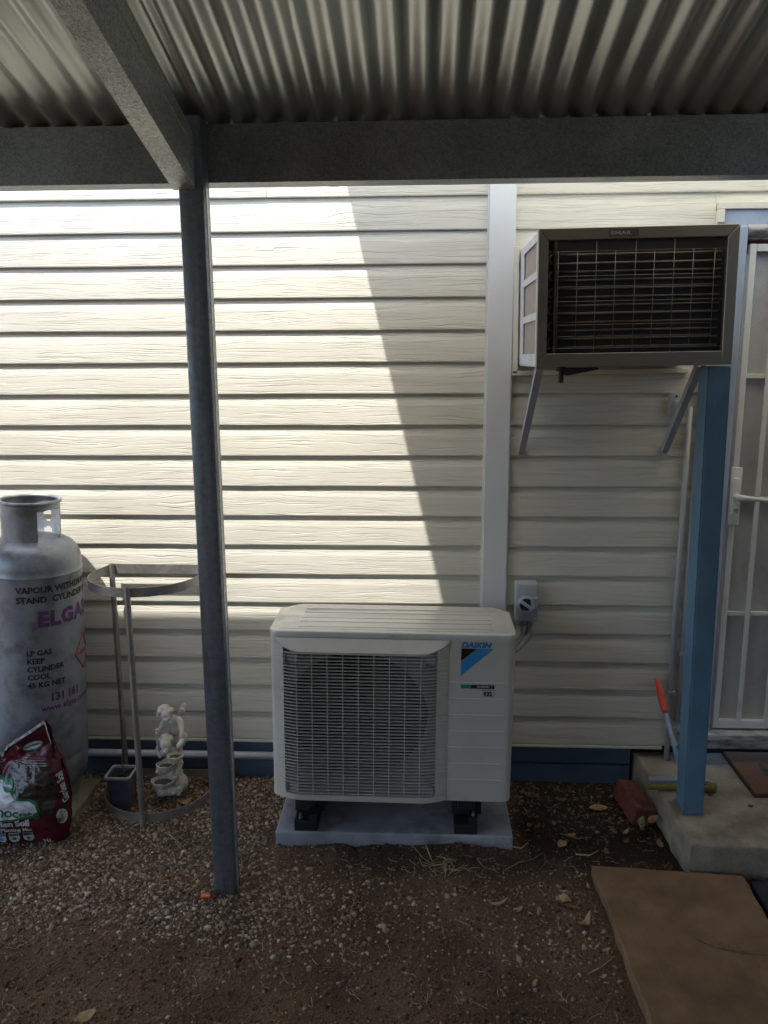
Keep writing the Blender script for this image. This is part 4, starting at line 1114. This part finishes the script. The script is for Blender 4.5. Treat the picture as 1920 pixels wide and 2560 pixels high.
# lower child
bl(590, 1150, .0, 95, 90, 150); bl(605, 950, -.042, 118, 116, 118)
for k in range(46):
    a = random.uniform(0, 6.28); b = random.uniform(.25, 1.5)
    g.ball((sp(600, 925)[0] + 132 * K * math.cos(a) * math.cos(b), SO.y - .036 + 122 * K * math.sin(a) * math.cos(b) + .006, sp(600, 925)[2] + 118 * KZ * math.sin(b)), random.uniform(.005, .0085), 1)
bl(620, 1040, -.070, 24, 26, 30); bl(580, 1010, -.062, 26, 22, 26); bl(660, 1005, -.062, 26, 22, 26); bl(615, 1075, -.060, 30, 24, 18)
limb([(500, 1040, 0), (410, 1040, -.012), (395, 1110, -.02), (440, 1200, -.03), (480, 1240, -.035)], [48, 46, 44, 38, 30])
limb([(690, 1120, 0), (760, 1180, -.015), (740, 1260, -.03)], [46, 42, 34])
limb([(520, 1400, .01), (430, 1450, -.02), (395, 1520, -.03), (470, 1590, -.025)], [70, 72, 66, 44])
limb([(760, 1330, .01), (845, 1370, -.018), (820, 1470, -.025), (770, 1570, -.03), (740, 1620, -.04)], [70, 70, 62, 46, 38])
bl(735, 1600, -.045, 48, 70, 30)
# upper cherub
bl(680, 650, .02, 118, 85, 140); bl(640, 620, .003, 62, 40, 60); bl(735, 620, .004, 62, 40, 60); bl(690, 800, .022, 100, 80, 110)
bl(625, 535, .008, 55, 55, 80)
bl(610, 440, -.016, 108, 112, 118, (0.2, 0, 0.2)); bl(650, 520, -.034, 40, 34, 44); bl(640, 498, -.042, 18, 20, 24); bl(600, 480, -.036, 26, 20, 22); bl(680, 475, -.034, 24, 20, 22)
for k in range(70):
    a = random.uniform(0, 6.28); b = random.uniform(.0, 1.5)
    cx_, cz_ = sp(575, 400)[0], sp(575, 400)[2]
    g.ball((cx_ + 150 * K * math.cos(a) * math.cos(b), SO.y - .010 + 128 * K * math.sin(a) * math.cos(b) + .004, cz_ + 118 * KZ * math.sin(b) - .004), random.uniform(.005, .0095), 1)
for q in ((440, 440), (420, 480), (460, 500), (700, 340), (730, 380), (480, 520)): bl(q[0], q[1], -.008, 36, 36, 30)
limb([(790, 560, .01), (860, 600, .0), (915, 710, -.012), (930, 790, -.022), (935, 840, -.028)], [70, 66, 52, 40, 30])
limb([(545, 600, .01), (490, 680, -.004), (450, 770, -.02), (430, 800, -.03)], [62, 56, 44, 34])
bl(430, 760, -.032, 40, 38, 50); bl(430, 700, -.032, 42, 40, 18); bl(410, 960, -.02, 36, 36, 44); limb([(430, 800, -.03), (405, 880, -.024), (420, 960, -.02)], [30, 28, 30])
bl(690, 900, .034, 170, 100, 110); bl(890, 930, .008, 110, 90, 110); bl(830, 1000, .01, 120, 100, 120)
limb([(955, 880, -.022), (925, 930, -.03), (880, 985, -.038), (858, 1030, -.042)], [40, 58, 62, 48])
g.ball(sp(880, 440, .045), (.016, .005, .032), 3, (0.1, 0.5, -.35)); g.ball(sp(845, 500, .04), (.016, .006, .024), 3, (0.1, .9, -.3))
g.ball(sp(430, 540, .045), (.016, .005, .026), 3, (0.1, -.5, .35))
tmp = obj('figure_raw', g, 'statue_stone')
md = tmp.modifiers.new('r', 'REMESH'); md.mode = 'VOXEL'; md.voxel_size = .0021; md.use_smooth_shade = True
ms = tmp.modifiers.new('s', 'SMOOTH'); ms.factor = .4; ms.iterations = 1
bpy.context.view_layer.update()
me = bpy.data.meshes.new_from_object(tmp.evaluated_get(bpy.context.evaluated_depsgraph_get()))
me.name = 'figure'; me.transform(Matrix.Translation(-SO)); me.shade_smooth()
bpy.data.objects.remove(tmp)
fo = bpy.data.objects.new('figure', me); link(fo, sta, SO)
def bowl(zx, zy, y, r, depth, n=40):
    c = Vector(sp(zx, zy, y)); V = []; F = []
    prf = [(.25, -depth), (.6, -depth * .72), (.86, -depth * .35), (1.0, 0), (1.03, .0025), (.97, .004), (.90, -.001), (.80, -depth * .3), (.3, -depth * .42), (.01, -depth * .42)]
    for i, (rr, z) in enumerate(prf):
        for k in range(n):
            a = k * 2 * math.pi / n; s_ = 1 + .035 * math.sin(9 * a + i) * (i < 6) + .02 * math.sin(4 * a)
            V.append((c.x + r * rr * s_ * math.cos(a), c.y + r * .86 * rr * s_ * math.sin(a), c.z + z + (.0016 * math.sin(7 * a) if 2 < i < 7 else 0)))
    for i in range(len(prf) - 1):
        for k in range(n): F.append((i * n + k, i * n + (k + 1) % n, (i + 1) * n + (k + 1) % n, (i + 1) * n + k))
    b = obj('bowl', (V, F), 'statue_stone', sta, True)
    obj('bowl_water', G().lathe([(.0001, 0), (r * .74, 0)], (c.x, c.y, c.z - depth * .22), 24, Matrix.Translation((0, c.y, 0)) @ Matrix.Diagonal((1, .86, 1, 1)) @ Matrix.Translation((0, -c.y, 0))), 'water_brown', b)
bowl(520, 1650, -.050, .048, .036); bowl(598, 1330, -.050, .038, .038); bowl(808, 1150, -.052, .034, .032)

# ------------------------------------------------------------------ gravel, crumbs and litter
def ico(sub):
    t = bmesh.new(); bmesh.ops.create_icosphere(t, subdivisions=sub, radius=1)
    V = np.array([v.co[:] for v in t.verts]); F = np.array([[v.index for v in f.verts] for f in t.faces]); t.free()
    return V, F
def footprints(x, y):
    if -.552 < x < .356 and -.482 < y < .0: return True
    if x > .925 + .0 and y > -.645: return True
    if .60 < x < 1.13 and y < -.61: return True
    if x > 1.10: return True
    if -.705 < x < -.626 and -.795 < y < -.715: return True
    return False
def dens(x, y):
    f = lambda a, lo, hi: max(0.0, min(1.0, (a - lo) / (hi - lo)))
    nz = noise.noise((x * 3.1, y * 3.1, 11)) * .5 + noise.noise((x * 8, y * 8, 2)) * .3
    left = (1 - f(x, -.62, -.30)) * f(y, -1.05, -.85)
    patch = math.exp(-((x + .45) ** 2 / .10 + (y + .84) ** 2 / .03)) * .8
    right = .45 * math.exp(-((x - .55) ** 2 / .06 + (y + .18) ** 2 / .04)) + .30 * math.exp(-((x - .45) ** 2 / .05 + (y + .98) ** 2 / .02))
    v = 1.1 * left + patch * .8 + right * .7 + .03 + .20 * nz
    if abs(x + .45) < .13 and -.62 < y < -.35: v *= .3
    return max(.035, min(1, v)) * .75
def scatter(name, n_try, size, sub, mat, pal, dfun, flat, emb, label, cat, xr=(-2.1, 1.2), yr=(-1.7, .03)):
    BV, BF = ico(sub); pts = []
    for _ in range(n_try):
        x = random.uniform(*xr); y = random.uniform(*yr)
        if footprints(x, y) or random.random() > dfun(x, y): continue
        pts.append((x, y, gh(x, y)))
    n_ = len(pts); P = np.array(pts)
    s_ = rng.lognormal(math.log(size), .32, n_)
    ax_ = np.stack([s_ * rng.uniform(.75, 1.45, n_), s_ * rng.uniform(.7, 1.1, n_), s_ * rng.uniform(flat, flat + .35, n_)], 1)
    nv = len(BV); VV = BV[None] * ax_[:, None, :]
    VV = VV * (1 + rng.normal(0, .07, (n_, nv, 1)))
    tz = rng.uniform(0, 2 * np.pi, n_); tx = rng.normal(0, .35, n_)
    cx, sx_ = np.cos(tx), np.sin(tx); cz, sz = np.cos(tz), np.sin(tz)
    y2 = VV[..., 1] * cx[:, None] - VV[..., 2] * sx_[:, None]; z2 = VV[..., 1] * sx_[:, None] + VV[..., 2] * cx[:, None]
    x3 = VV[..., 0] * cz[:, None] - y2 * sz[:, None]; y3 = VV[..., 0] * sz[:, None] + y2 * cz[:, None]
    VV = np.stack([x3, y3, z2], -1) + P[:, None, :]; VV[..., 2] += (ax_[:, 2] * emb)[:, None]
    FF = (BF[None] + (np.arange(n_) * nv)[:, None, None]).reshape(-1, 3)
    me = bpy.data.meshes.new(name)
    me.vertices.add(n_ * nv); me.vertices.foreach_set('co', VV.reshape(-1).astype(np.float32))
    me.loops.add(FF.size); me.loops.foreach_set('vertex_index', FF.reshape(-1).astype(np.int32))
    me.polygons.add(len(FF)); me.polygons.foreach_set('loop_start', np.arange(0, FF.size, 3, dtype=np.int32))
    me.update(calc_edges=True)
    pal = np.array(pal); ci = rng.integers(0, len(pal), n_); colr = pal[ci] * rng.uniform(.6, 1.22, (n_, 1)) * np.array([1 - .55 * dark_mask(p[0], p[1]) for p in pts])[:, None]
    c4 = np.ones((n_, nv, 4), np.float32); c4[..., :3] = colr[:, None, :]
    at = me.attributes.new('Col', 'FLOAT_COLOR', 'POINT'); at.data.foreach_set('color', c4.reshape(-1))
    me.materials.append(MATS[mat]); me.shade_smooth()
    o = bpy.data.objects.new(name, me); COL.objects.link(o); o['kind'] = 'stuff'
    return tag(o, label, cat)
PEB = [(.38, .29, .19), (.31, .23, .145), (.42, .35, .26), (.23, .155, .095), (.17, .12, .08), (.10, .08, .065), (.46, .40, .32), (.30, .19, .11), (.24, .20, .16), (.35, .25, .15), (.14, .095, .06), (.27, .19, .12)]
scatter('gravel', 62000, .0052, 1, 'pebble_mat', PEB, dens, .5, .12, 'loose mixed tan and grey gravel scattered on the dirt', 'gravel')
CRU = [(.15, .098, .06), (.11, .07, .043), (.20, .13, .083), (.06, .04, .028), (.28, .21, .15), (.13, .08, .05)]
scatter('soil_crumbs', 30000, .0032, 1, 'crumb_mat', CRU, lambda x, y: .9, .6, .3, 'brown soil crumbs over the bare ground', 'soil')

def litter(name, n_, lmin, lmax, th, mat, label, cat, area):
    g = G(); V = []; F = []
    for _ in range(n_):
        x, y = area()
        if footprints(x, y): continue
        a = random.uniform(0, math.pi); L_ = random.uniform(lmin, lmax); z = gh(x, y) + .005; cv = random.uniform(-.5, .5); k0 = len(V)
        for j in range(4):
            t_ = j / 3 - .5; aa = a + cv * t_
            px_, py_ = x + L_ * t_ * math.cos(aa), y + L_ * t_ * math.sin(aa); zz_ = z + random.uniform(-.002, .006)
            nx_, ny_ = -math.sin(aa) * th, math.cos(aa) * th
            V += [(px_ - nx_, py_ - ny_, zz_), (px_ + nx_, py_ + ny_, zz_), (px_, py_, zz_ + th * 1.2)]
        for j in range(3):
            for q in range(3): F.append((k0 + 3 * j + q, k0 + 3 * j + (q + 1) % 3, k0 + 3 * j + 3 + (q + 1) % 3, k0 + 3 * j + 3 + q))
    o = obj(name, (V, F), mat); o['kind'] = 'stuff'
    return tag(o, label, cat)
litter('dry_litter', 620, .012, .05, .0008, 'straw', 'fine dry straw and bark shreds scattered over the dirt', 'litter', lambda: (random.uniform(-1.9, .95), random.uniform(-1.6, -.02)))
litter('bark_shreds', 620, .012, .045, .0013, 'twig_brown', 'small dark bark shreds scattered over the dirt', 'litter', lambda: (random.uniform(-1.9, .95), random.uniform(-1.6, -.02)))
litter('grass_tufts', 150, .02, .06, .0009, 'grass_green', 'thin green grass blades in the gravel before the hoop stand', 'grass', lambda: random.choice([(random.gauss(-.93, .05), random.gauss(-.45, .03)), (random.gauss(-1.37, .04), random.gauss(-.47, .03)), (random.gauss(-.72, .1), random.gauss(-.6, .05))]))
litter('straw_tuft', 34, .03, .09, .0009, 'straw', 'small heap of dry straw in front of the concrete pad', 'straw', lambda: (random.gauss(.10, .05), random.gauss(-.60, .025)))

def leaf(x, y, L_, w, rz, mat, label, curl=.35, group=None, tilt=0.0, z=None):
    V = []; F = []; n_ = 8
    for i in range(n_ + 1):
        t_ = i / n_; ww = w * math.sin(math.pi * min(.98, .04 + t_ * .96)) ** .8
        for s_ in (-1, 0, 1):
            V.append((L_ * (t_ - .5), s_ * ww * (1 + .15 * noise.noise((i * 1.3, s_ * 3, L_ * 90))), curl * L_ * (t_ - .5) ** 2 * 1.6 + abs(s_) * ww * .5 * (1 + noise.noise((i * .7, 5, L_ * 50)))))
    for i in range(n_):
        for s_ in (0, 1): F.append((3 * i + s_, 3 * i + s_ + 1, 3 * i + 4 + s_, 3 * i + 3 + s_))
    g = G(); g.raw(V, F)
    o = obj('leaf', g, mat, None, True, loc=(x, y, (gh(x, y) if z is None else z) + .006))
    o.rotation_euler = (tilt, 0, rz)
    m = o.modifiers.new('thick', 'SOLIDIFY'); m.thickness = .0008
    return tag(o, label, 'leaf', group)
leaf(.728, -.205, .075, .022, .1, 'leaf_tan', 'large tan dry leaf lying near the red brick', .2)
leaf(.540, -.444, .050, .018, .9, 'leaf_tan', 'pale tan leaf on dark soil beside the concrete pad corner', .2)
leaf(.487, -.774, .052, .022, -.1, 'leaf_tan', 'round pale leaf on the dirt near the paving slab edge', .1)
leaf(.500, -.803, .085, .009, -.45, 'leaf_brown', 'long narrow brown leaf on the dirt near the paving slab', .2)
leaf(.540, -.888, .060, .011, 1.0, 'leaf_tan', 'curled tan leaf strip close to the paving slab edge', 1.4)
leaf(.262, -.807, .075, .007, .25, 'leaf_tan', 'narrow curled bark strip on the dirt before the condenser', .8)
leaf(-.928, -1.318, .060, .020, .7, 'leaf_tan', 'tan dry leaf alone on bare dirt away from the gravel', .5)
leaf(.852, -.355, .080, .016, 1.2, 'leaf_green', 'pale green leaf between the brick and the step', .5, None, .6, .03)
leaf(.900, -.340, .070, .014, .7, 'leaf_tan', 'pale leaf leaning on the side of the step', .4, None, .7, .04)
leaf(.905, -.43, .045, .015, 1.3, 'leaf_tan', 'small dry leaf wedged at the foot of the step', .5, None, .4)
leaf(-.97, -.225, .060, .018, .4, 'leaf_tan', 'torn pale leaf on the gravel beside the statue', .9)
leaf(-.90, -.05, .100, .022, .1, 'leaf_brown', 'large brown dry leaf against the base board behind the statue', .5)
leaf(-.84, -.075, .09, .024, 1.2, 'leaf_brown', 'curled reddish dry leaf standing near the base board', .9, None, .7)
for k in range(16):
    leaf(random.uniform(.42, .88), random.uniform(-.50, -.06), random.uniform(.02, .045), random.uniform(.006, .012), random.uniform(0, 6), random.choice(['leaf_brown', 'leaf_tan', 'leaf_brown']),
         'small dry leaf among the litter between condenser and step', .6, 'small leaves between condenser and step', random.uniform(-.3, .3))
for k in range(9):
    leaf(random.uniform(.30, .60), random.uniform(-1.20, -.62), random.uniform(.018, .035), random.uniform(.004, .008), random.uniform(0, 6), 'leaf_tan',
         'small dry leaf fragment on the dirt left of the paving slab', .5, 'leaf fragments by the paving slab')
def twig(pts, r, label, mat='twig_brown'):
    P = [(x, y, gh(x, y) + .004 + dz) for x, y, dz in pts]
    o = obj('twig', G().tube(P, [r * (1 - .5 * i / len(P)) for i in range(len(P))], 6), mat, None, True)
    return tag(o, label, 'twig')
twig([(-.212, -.745, 0), (-.218, -.80, .004), (-.226, -.86, .003), (-.224, -.92, 0)], .0040, 'straight brown twig on the dirt before the condenser')
twig([(.30, -.62, 0), (.36, -.575, .004), (.42, -.545, .003), (.46, -.50, 0)], .0030, 'thin bent twig on dark soil before the concrete pad corner')
twig([(.545, -.375, .004), (.60, -.40, .002), (.66, -.395, .004)], .0030, 'thin dark twig on the soil between pad and step')
twig([(.58, -.50, .003), (.63, -.505, .004), (.67, -.475, .002)], .0028, 'short pale twig near the corner of the paving slab', 'straw')
twig([(-.99, -.425, 0), (-.95, -.46, .004), (-.905, -.50, .002)], .0030, 'pale straw stalk on gravel before the hoop stand', 'straw')
twig([(-1.14, -1.19, 0), (-1.115, -1.15, .003), (-1.09, -1.10, .002)], .0028, 'short brown twig on bare dirt in the gravel margin')
twig([(-.405, -.78, 0), (-.395, -.815, .003)], .0040, 'short pale wood chip stick right of the steel post', 'straw')
twig([(.02, -.50, .012), (.03, -.54, .01), (.045, -.575, .006)], .0026, 'pale straw stalk at the front edge of the concrete pad', 'straw')
twig([(.33, -.475, .01), (.38, -.49, .01), (.41, -.455, .012)], .0028, 'pale stalk at the right corner of the concrete pad', 'straw')
twig([(.60, -1.02, .0), (.55, -1.07, .003), (.50, -1.10, .003)], .0022, 'thin pale stalk on dirt along the paving slab edge', 'straw')
tw = obj('twig', G().tube([(.86, -.975, .040), (.91, -1.01, .041), (.98, -1.03, .041), (1.06, -1.035, .040)], [.003, .0025, .002, .001], 6), 'twig_brown')
tag(tw, 'long thin curved stalk lying on the brown paving slab', 'twig')
oc = obj('plastic_scrap', G().box((-.017, -.009, -.004), (.017, .009, .006), .004, 2), 'orange_plastic', None, 40, loc=(-.722, -.822, gh(-.722, -.822) + .012))
tag(oc, 'small orange plastic scrap on the gravel beside the post foot', 'plastic scrap')
for x, y, lab in ((1.255, -.375, 'dark crumb on the step in front of the doormat corner'), (1.13, -.30, 'small dark stone on the step near the mop head')):
    o = obj('pebble', G().ball((0, 0, 0), (.010, .007, .005), 2), 'brick_red', None, True, loc=(x, y, .136)); tag(o, lab, 'pebble')
